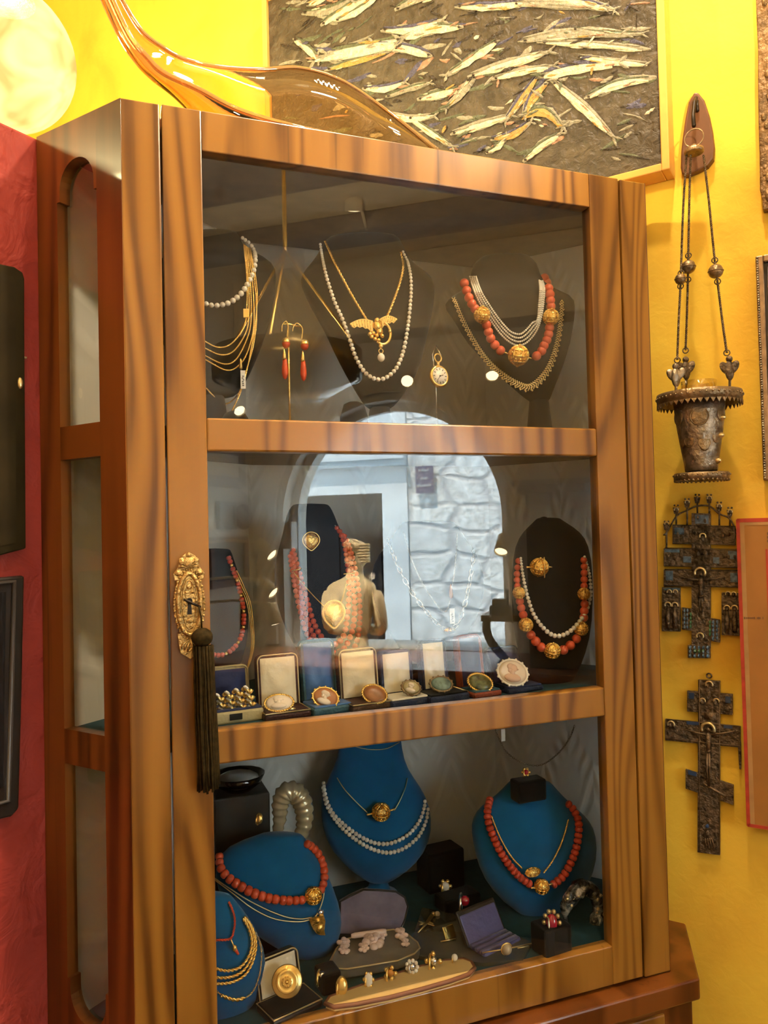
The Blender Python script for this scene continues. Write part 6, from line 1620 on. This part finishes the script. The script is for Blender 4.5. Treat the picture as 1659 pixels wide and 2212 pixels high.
strand(t, f1, [(474, 1850), (476, 1872), (490, 1893), (513, 1910), (545, 1928), (580, 1940), (615, 1945), (645, 1945), (660, 1943)], 8.6, 10, M_CORAL, 'barrel', 'coral_bead', 1.0, 60, .8)
strand(t, f1, [(694, 1922), (700, 1905), (701, 1885), (697, 1865), (688, 1845), (675, 1830), (662, 1822)], 8, 8.6, M_CORAL, 'barrel', 'coral_bead', 1.0, 60, .8)
gold_ball(677, 1935, 18.5, f1, t)
t = necklace('two fine gold chains with leaf pendant on the left blue bust', f1, 684, 2000)
for pts in ([(462, 1896), (490, 1915), (525, 1938), (570, 1962), (615, 1980), (650, 1985), (676, 1981)], [(463, 1900), (500, 1928), (545, 1962), (590, 1984), (635, 1991), (665, 1988), (684, 1976), (697, 1945), (701, 1918)]): chain_part(t, f1, pts, 1.4, M_HALO, 'plain', .004)
c = spot_on(f1, 684, 2000, .006); k = m_px(1, c)
mb = MB(); leaf = [(-17, 18), (-6, 22), (4, 20), (15, 22), (19, 8), (16, -10), (18, -22), (8, -20), (0, -16), (-8, -6), (-13, 6)]; mb.prism([c + V3((x * k, 0, z * k)) for x, z in leaf], V3((0, -4 * k, 0))); mb.ball(c + V3((6 * k, -3 * k, -6 * k)), (8 * k, 5 * k, 11 * k), 12, 8, Matrix.Rotation(.5, 3, 'Y')); mb.ball(c + V3((2 * k, -3 * k, 12 * k)), 6 * k); mk('leaf_pendant', mb, M_GOLDT, t)
t = thing('diamond_stud', 'single sparkling stud on the left blue bust beside the gold leaf', 'jewel', spot_on(f1, 693, 1972, .004))
p = spot_on(f1, 693, 1972, .006); mb = MB(); mb.lathe([(.0002, -3 * k), (8 * k, 0), (5 * k, 3.5 * k), (.0002, 4 * k)], p, 10, facing()); mk('stone', mb, M_MIRROR, t)
t = necklace('bundle of thick gold rope chains on the bottom left blue bust', f0, 520, 2095)
for pts in ([(420, 2075), (460, 2090), (490, 2097), (517, 2090), (536, 2068), (544, 2038), (538, 2008), (524, 1982)], [(420, 2095), (460, 2110), (495, 2111), (524, 2098), (542, 2070), (549, 2036), (541, 2002), (526, 1980)], [(420, 2112), (460, 2124), (500, 2122), (529, 2106), (546, 2076), (553, 2040), (545, 2005), (528, 1980)]): chain_part(t, f0, pts, 3.4, M_GOLD, 'rope', .005)
t = necklace('single fine gold chain hanging low on the bottom left blue bust', f0, 520, 2158)
chain_part(t, f0, [(440, 2120), (462, 2136), (485, 2153), (515, 2160), (543, 2146), (559, 2112), (565, 2070), (562, 2038), (552, 2015)], 2.0, M_GOLD, 'links', .004)
chain_part(t, f0, [(478, 2150), (495, 2157), (512, 2160), (530, 2155)], 4.0, M_GOLD, 'rope', .005, 'thick_section')
t = necklace('red beaded cord with coral tassel on the bottom left blue bust', f0, 500, 2028)
chain_part(t, f0, [(440, 2032), (470, 2031), (497, 2028), (505, 2010), (507, 1985), (501, 1963), (494, 1948)], 2.6, M_CORALD, 'rope', .005, 'red_cord')
p = spot_on(f0, 507, 2048, .007); k = m_px(1, p); mb = MB(); mb.tube([spot_on(f0, 499, 2030, .007), p], 1.6 * k, 6); mb.ball(p, (5 * k, 5 * k, 7 * k)); mk('tassel_bead', mb, M_GOLD, t)
mb = MB(); mb.tube([p, spot_on(f0, 515, 2062, .008)], [4 * k, 2.6 * k], 8); mk('coral_drop', mb, M_CORALD, t)

# satin box with gold disc, bottom left
bx9 = ring_box('jewel_box', 'black jewel box with white satin lid and gold disc at bottom left', 646, 2200, 124, .050, 16, 86, 110, .30, .22, M_BLACKF, M_SATINW, S3, cushion=M_BLACKV, trim=M_TRIM, group=None)
c = at(620, 2120, bx9[1](0, .02, 0).y - .004); k = m_px(1, c)
t = thing('gold_disc_brooch', 'round gold disc brooch with concentric rings in the satin box', 'brooch', c)
M = facing(V3((-.25, -1, .45)))
mb = MB(); mb.lathe([(.0003, -3 * k), (31 * k, -2 * k), (33 * k, 0), (31 * k, 3 * k), (25 * k, 2 * k), (23 * k, 5 * k), (18 * k, 5.5 * k), (15 * k, 3 * k), (11 * k, 6 * k), (7 * k, 6.5 * k), (.0003, 6 * k)], c, 40, M); mk('disc', mb, M_GOLD, t)
mb = MB(); mb.ball(c + M @ V3((0, 0, 8 * k)), 5 * k)
for i in range(10): a = 2 * math.pi * i / 10; mb.ball(c + M @ V3((9 * k * math.cos(a), 9 * k * math.sin(a), 7 * k)), 2.2 * k, 7, 5)
mk('boss', mb, M_GOLDT, t)
# shaped velvet case with flower parure
base = on(812, 2078, S3)
vc = thing('velvet_jewel_case', 'open kidney-shaped case lined in lilac and grey velvet', 'case', base)
lo = [(722, 2092), (712, 2078), (726, 2050), (745, 2030), (790, 2015), (850, 2008), (880, 2018), (902, 2036), (907, 2048), (895, 2060), (860, 2075), (800, 2085), (750, 2093)]
mb = MB(); pts = [on(x, y, S3 + .016) for x, y in lo]; mb.prism([V3((p.x, p.y, S3 + H + .002)) for p in pts], (0, 0, .014)); mk('tray', mb, M_GREYV, vc, .002)
mb = MB(); mb.tube(pts, .0014, 6, closed=True); mk('gilt_edge', mb, M_TRIM, vc)
yl = pts[5].y + .01
lid = [(733, 2018), (735, 1948), (755, 1936), (785, 1922), (820, 1923), (855, 1926), (874, 1938), (881, 1958), (875, 1985), (865, 2010), (855, 2020)]
mb = MB(); lp = [at(x, y, yl + (2020 - y) / 100 * .02) for x, y in lid]; mb.prism(lp, V3((0, .008, 0))); l_ = mk('lid', mb, M_LILAC, vc, .002)
mb = MB(); mb.tube(lp, .0016, 6); mk('lid_edge', mb, M_DARK, l_)
zt_ = S3 + .016
def carved(label, items, cat='brooch'):
    c = on(items[0][0], items[0][1] + 8, zt_); t = thing('carved_flower', label, cat, c); k = m_px(1, c)
    mb = MB(); mb.smooth = True; rnd = random.Random(int(items[0][0]))
    for (x, y, r) in items:
        p = on(x, y, zt_ + .004)
        mb.ball(p, (r * .5 * k, r * .5 * k, r * .45 * k))
        for j in range(7):
            a = 2 * math.pi * j / 7 + rnd.random(); mb.ball(p + V3((math.cos(a) * r * .62 * k, math.sin(a) * r * .62 * k, math.sin(a) * r * .2 * k + .001)), (r * .42 * k, r * .42 * k, r * .3 * k), 9, 6)
        for j in range(5):
            a = 2 * math.pi * j / 5 + rnd.random(); mb.ball(p + V3((math.cos(a) * r * .3 * k, math.sin(a) * r * .3 * k, r * .4 * k)), (r * .26 * k, r * .26 * k, r * .2 * k), 8, 5)
    mk('petals', mb, M_PINKW, t)
    return t, k
carved('pair of small carved white flowers at left of the lilac case', [(742, 2038, 15), (744, 2052, 13)])
t, k = carved('large carved pinkish white rose brooch in the lilac case', [(806, 2034, 24), (785, 2048, 13), (825, 2022, 12)])
carved('pair of small carved white flowers at right of the lilac case', [(866, 2018, 16), (875, 2037, 11)])
c = on(797, 2020, zt_ + .006); t = thing('bar_brooch', 'carved pinkish white bar pin lying above the rose brooch', 'brooch', c)
mb = MB(); a, b = on(759, 2022, zt_ + .010), on(834, 2011, zt_ + .010); mb.tube([a, a + (b - a) * .1, a + (b - a) * .9, b], [.003, .0042, .0042, .003], 10); mk('bar', mb, M_PINKW, t)
# long cream card with ring row
cd_ = thing('ring_display_pad', 'long cream oval ring pad with rust edge along the bottom front', 'pad', on(860, 2140, S3))
zt2 = S3 + .012
top_ = [(703, 2165), (712, 2152), (745, 2140), (790, 2124), (850, 2104), (910, 2086), (960, 2074), (1000, 2070), (1018, 2076), (1025, 2088), (1012, 2102), (970, 2117), (910, 2134), (840, 2152), (770, 2166), (722, 2172)]
po = [on(x, y, zt2) for x, y in top_]
mb = MB(); mb.prism([V3((p.x, p.y, S3 + H + .0005)) for p in po], (0, 0, .0115)); mk('pad', mb, M_CARD, cd_, .001)
mb = MB(); mb.tube([p + V3((0, 0, -.002)) for p in po], .0032, 8, closed=True); mk('rust_edge', mb, M_TAN, cd_)
def ring(label, px, py, y, band_m, gem_m, rpx=9, gem='round', cluster=None, M=None, scale=1.0):
    if y is None: y = on(px, py + 12, zt2).y
    p = at(px, py, y); k = m_px(1, p) * scale
    t = thing('ring', label, 'ring', p - V3((0, 0, rpx * k)))
    M = M or facing(V3((-.5, -1, .3)))
    mb = MB(); mb.torus(p + V3((-3 * k, 4 * k, -4 * k)), rpx * k, 1.8 * k, facing(V3((.9, -.5, 0))), 20, 7); mk('band', mb, band_m, t)
    mb = MB()
    if gem == 'round': mb.lathe([(.0002, -4 * k), (6 * k, 0), (4.5 * k, 3 * k), (.0002, 3.6 * k)], p, 10, M)
    elif gem == 'oval': mb.ball(p + M @ V3((0, 0, 1 * k)), (8 * k, 12 * k, 5 * k), 14, 9, M)
    elif gem == 'pearl': mb.ball(p, 7 * k, 14, 10)
    mk('gem', mb, gem_m, t)
    if cluster:
        mb = MB(); n_, rx, ry, m_ = cluster
        for i in range(n_): a = 2 * math.pi * i / n_; mb.ball(p + M @ V3((rx * k * math.cos(a), ry * k * math.sin(a), 0)), 3.6 * k, 8, 6)
        mk('surround', mb, m_, t)
    return t
ring('gold ring shaped as a leaf at the left end of the ring pad', 738, 2130, None, M_GOLD, M_GOLD, 9, 'oval', None, None, 1.7)
ring('gold ring with pale stone, second from left on the ring pad', 796, 2116, None, M_GOLD, M_PEARL, 9, 'oval', (6, 8, 11, M_GOLD), None, 1.2)
ring('gold ring with amber stone, third from left on the ring pad', 843, 2102, None, M_GOLD, M_AMBER, 10, 'round', (5, 8, 8, M_GOLD), None, 1.4)
ring('large white cluster ring in the middle of the ring pad', 890, 2088, None, M_SILVER, M_MIRROR, 9, 'round', (9, 9, 9, M_PEARL), None, 1.25)
ring('ring with big bluish cut stone on the ring pad', 936, 2076, None, M_GOLD, M_MIRROR, 10, 'round', (4, 9, 9, M_GOLD), None, 1.6)
ring('small pearl ring at the right end of the ring pad', 982, 2068, None, M_GOLD, M_PEARL, 7, 'pearl')
# black ring blocks
def block(label, px, py, w, d, hpx, zf, ang=.1, y=None):
    p = on(px, py, zf) if y is None else V3((at(px, py, y).x, y, zf + H)); k = m_px(1, p)
    hgt = hpx * k
    mb = MB().box(p + V3((0, d / 2, hgt / 2)), (w * k, d, hgt), Matrix.Rotation(ang, 3, 'Z')); o = mk('ring_block', mb, M_BLACKV, None, .004); tag(o, label, 'stand'); return p, k, hgt
block('black velvet block under the ruby cluster ring at bottom right', 1207, 2068, 72, .04, 62, S3)
block('low black velvet block behind the bottom brooches under ruby ring', 1000, 1970, 92, .04, 30, S3)
block('black velvet block between the two right blue busts', 965, 1935, 90, .05, 84, S3, y=.27)
block('small black velvet ring block left of the white ring pad', 716, 2150, 46, .035, 46, S3)
ring('ruby ring with pale cluster surround on black block at bottom right', 1192, 1993, .022, M_SILVER, M_RUBY, 11, 'oval', (10, 11, 15, M_HALO), None, 1.5)
ring('gold ring with round pearl on black block beside tall blue bust', 962, 1914, .235, M_GOLD, M_PEARL, 9, 'pearl', (6, 8, 8, M_GOLD), None, 1.3)
ring('ring with large round ruby right of the pearl ring', 1004, 1946, .135, M_SILVER, M_RUBY, 10, 'round', None, None, 1.9)
ring('gold ring with white stone at left of the grey case', 695, 2108, .058, M_GOLD, M_MIRROR, 9, 'round', None, None, 1.6)
pz = at(1140, 1715, .12)
mb = MB(); k = m_px(1, pz); top = at(1137, 1682, .118); mb.box((pz.x, .118, (top.z + at(1137, 1728, .118).z) / 2), (70 * k, .03, 46 * k)); o = mk('ring_block', mb, M_BLACKV, None, .004); tag(o, 'black velvet ring block on the neck of the right blue bust', 'stand')
ring('small gold ring with red stones above the right blue bust', 1136, 1668, .108, M_GOLD, M_RUBY, 8, 'round', (6, 7, 7, M_GOLD))
# thin chain hung from the shelf with a tag
t = thing('necklace', 'thin dark chain with white tag hanging below the second glazing bar', 'necklace', at(1085, 1560, .14))
P = [at(x, y, .14) for x, y in [(1066, 1562), (1080, 1600), (1100, 1630), (1135, 1650), (1170, 1652), (1205, 1628), (1230, 1595), (1243, 1562)]]
mb = MB(); links(mb, spline(P, 10), .0016); mk('chain', mb, M_OLDSIL, t)
p = at(1087, 1588, .135); k = m_px(1, p); mb = MB().box(p, (10 * k, .0006, 26 * k)); mk('price_tag', mb, M_PAPER, t, .001)
# glass tray with gold brooches
gt = thing('glass_tray', 'flat glass tray carrying small gold brooches at bottom centre', 'tray', on(970, 2030, S3))
tp = [(865, 2060), (905, 1952), (1060, 1962), (1160, 2010), (1110, 2072), (1040, 2068)]
mb = MB(); pp = [on(x, y, S3 + .006) for x, y in [(880, 2062), (912, 1960), (1030, 1985), (1150, 2035), (1130, 2072), (1045, 2080)]]; mb.prism([V3((p.x, p.y, S3 + H + .0005)) for p in pp], (0, 0, .0055)); mk('plate', mb, plain('smoked_glass', (.09, .085, .06), .08, coat=1), gt)
zb3 = S3 + .0065
def on3(x, y, dz=0): return on(x, y, zb3 + dz)
c = on3(920, 1995); k = m_px(1, c); t = thing('dragonfly_brooch', 'gold dragonfly brooch lying on the glass tray', 'brooch', c)
mb = MB().tube([on3(903, 2014, .003), on3(918, 1998, .004), on3(933, 1978, .004)], [1.5 * k, 2.6 * k, 4.4 * k], 8); mb.ball(on3(936, 1974, .004), 5 * k); mk('body', mb, M_HALO, t)
mb = MB()
for x0, y0, x1, y1 in ((918, 1996, 905, 1990), (922, 1992, 906, 1998), (922, 1994, 938, 2000), (924, 1990, 936, 1996)): a, b = on3(x0, y0, .004), on3(x1, y1, .004); mb.ball((a + b) / 2, ((b - a).length / 2 + .001, .0022, .0007), 10, 6, Matrix.Rotation(math.atan2((b - a).y, (b - a).x), 3, 'Z'))
mk('wings', mb, M_GOLD, t)
ring('small gold ring with pink stone on the glass tray', 945, 1974, on3(945, 1976).y, M_GOLD, M_CAMEO, 6, 'round')
c = on3(970, 2024); t = thing('square_brooch', 'square gold brooch on the glass tray', 'brooch', c)
mb = MB().box(c + V3((0, 0, .008)), (27 * k, .004, 24 * k), Matrix.Rotation(.2, 3, 'Z') @ Matrix.Rotation(-.5, 3, 'X')); o = mk('plaque', mb, M_GOLDT, t, .001)
mb = MB().tube([on3(952, 2034, .002), on3(985, 2028, .002)], .0012, 6); mk('pin', mb, M_HALO, t)
c = on3(1000, 1998); t = thing('small_brooch', 'tiny pale gold knot brooch behind the square brooch', 'brooch', c); mb = MB().torus(c + V3((0, 0, .003)), 6 * k, 1.8 * k, facing(V3((-.3, -1, .8))), 14, 6); mb.torus(c + V3((.005, .003, .004)), 5 * k, 1.6 * k, facing(V3((.5, -1, .5))), 14, 6); mk('knot', mb, M_HALO, t)
# violet velvet case with bar pin
vb = thing('violet_jewel_case', 'small open case lined with violet satin beside the bar pin', 'case', on(1080, 2040, S3))
p = on(1082, 2048, S3 + .008); k = m_px(1, p); Rz = Matrix.Rotation(.28, 3, 'Z')
mb = MB().box(p + V3((0, .018, -.003)), (112 * k, .036, .012), Rz); mk('case', mb, M_VIOLET, vb, .004)
mb = MB().box(p + Rz @ V3((.0, .045, .022)), (116 * k, .006, .052), Rz @ Matrix.Rotation(-.55, 3, 'X')); mk('lid', mb, M_DARK, vb, .003)
mb = MB().box(p + Rz @ V3((.0, .041, .020)), (106 * k, .004, .045), Rz @ Matrix.Rotation(-.55, 3, 'X')); mk('lid_lining', mb, M_VIOLET, vb, .002)
mb = MB()
for i in range(3): mb.tube([p + Rz @ V3((-52 * k, .004 + i * .011, .0035)), p + Rz @ V3((52 * k, .004 + i * .011, .0035))], .0038, 8)
mk('satin_folds', mb, M_VIOLET, vb)
c = at(1094, 2050, .008 + .022); k = m_px(1, c); t = thing('stone_bar_pin', 'gold bar pin with round clear stone in front of the violet case', 'brooch', c)
mb = MB().tube([at(1042, 2058, .035), c, at(1148, 2038, .03)], 1.5 * k, 6); mb.tube([at(1118, 2048, .03), at(1142, 2044, .03)], 1.5 * k, 6); mk('bar', mb, M_HALO, t)
mb = MB().ball(c, 12 * k, 18, 12); mk('stone', mb, plain('opal_stone', (.55, .45, .32), .08, coat=1), t); mb = MB().torus(c, 12.6 * k, 1.5 * k, facing(), 22, 6); mk('setting', mb, M_GOLD, t)
# mineral / silver sculpture at bottom right
t = thing('silver_mineral', 'silver-grey glinting mineral arch sculpture at bottom right of the cabinet', 'ornament', on(1270, 2040, S3))
yy = .075; pts = [at(x, y, yy) for x, y in [(1226, 1998), (1221, 1972), (1228, 1945), (1248, 1922), (1268, 1918), (1285, 1935), (1292, 1965), (1286, 2000), (1290, 2040), (1296, 2056)]]
k = m_px(1, pts[0]); rnd = random.Random(4); mb = MB(); mb.smooth = True
sp = spline(pts, 5); rad = [3, 4, 5, 6, 7, 9, 10, 12, 13, 14, 15, 16, 17, 18, 18, 18, 18, 18, 17, 17, 16, 16, 15, 15, 14, 14, 13, 13, 13, 13, 13, 13, 13, 14, 14, 15, 15, 16, 16, 17, 18, 18, 19, 19, 20, 20]
mb.tube(sp, [rad[i] * k * rnd.uniform(.85, 1.15) for i in range(len(sp))], 9); mk('arch', mb, M_MINER, t)
mb = MB()
for i in range(22):
    q = sp[rnd.randrange(8, len(sp))] + V3((rnd.uniform(-9, 9) * k, rnd.uniform(-12, -4) * k, rnd.uniform(-9, 9) * k)); mb.lathe([(.0002, -5 * k), (4 * k, -2 * k), (4 * k, 2 * k), (.0002, 6 * k)], q, 6, Matrix.Rotation(rnd.uniform(0, 3), 3, 'X') @ Matrix.Rotation(rnd.uniform(0, 3), 3, 'Y'))
mk('crystals', mb, M_HALO, t)
# stand-ins for reflections at left back: ribbed swirl, cut glass dish on plinth
def shell():  # solid swirl built in place of a bright blurred reflection
    y0 = .22
    t = thing('reflection_swirl', 'pale gold ribbed swirl standing in for a blurred reflection left of the tall blue bust', 'ornament', V3((at(630, 1760, y0).x, y0, S3 + H)))
    pts = spline([at(x, y, y0) for x, y in [(596, 1812), (604, 1770), (606, 1735), (618, 1712), (640, 1714), (655, 1740), (657, 1780), (645, 1815), (635, 1840)]], 7); k = m_px(1, pts[0])
    n = len(pts); mb = MB(); mb.smooth = True
    mb.tube(pts, [(9 + 13 * math.sin(math.pi * min(1, i / n * 1.05))) * k * (1 + .13 * math.sin(i * 2.1)) for i in range(n)], 16)
    mk('swirl_body', mb, M_SWIRL, t)
    zf = S3 + H; c = at(625, 1830, y0)
    mb = MB(); mb.lathe([(.001, 0), (.034, 0), (.036, .01), (.016, .02), (.014, c.z - zf - .01), (.024, c.z - zf), (.001, c.z - zf + .004)], V3((c.x, y0, zf)), 24); mk('pedestal', mb, M_BLACKF, t)
shell()
y0 = .26  # dark plinth and dish added in place of a reflection
c = at(515, 1705, y0); k = m_px(1, c)
mb = MB().box((c.x, y0, (c.z + S3 + H) / 2), (118 * k, .07, c.z - S3 - H)); o = mk('reflection_plinth', mb, M_DARK, None, .003); tag(o, 'tall dark plinth standing in for a reflection under the glass dish', 'plinth')
mb = MB(); mb.lathe([(.0005, 0), (30 * k, 0), (48 * k, 14 * k), (58 * k, 34 * k), (56 * k, 34 * k), (45 * k, 15 * k), (28 * k, 4 * k), (.0005, 4 * k)], c, 14); tag(mk('reflection_dish', mb, M_CRYS), 'cut glass dish on the dark plinth, standing in for a reflection', 'dish')
block('black velvet ring block beside the ribbed swirl', 570, 1860, 62, .03, 70, S3, y=.19)
pz = V3((at(570, 1800, .19).x, .19, 0)); ring('gold dome ring on black block left of the ribbed swirl', 560, 1768, .185, M_GOLD, M_GOLD, 10, 'oval')
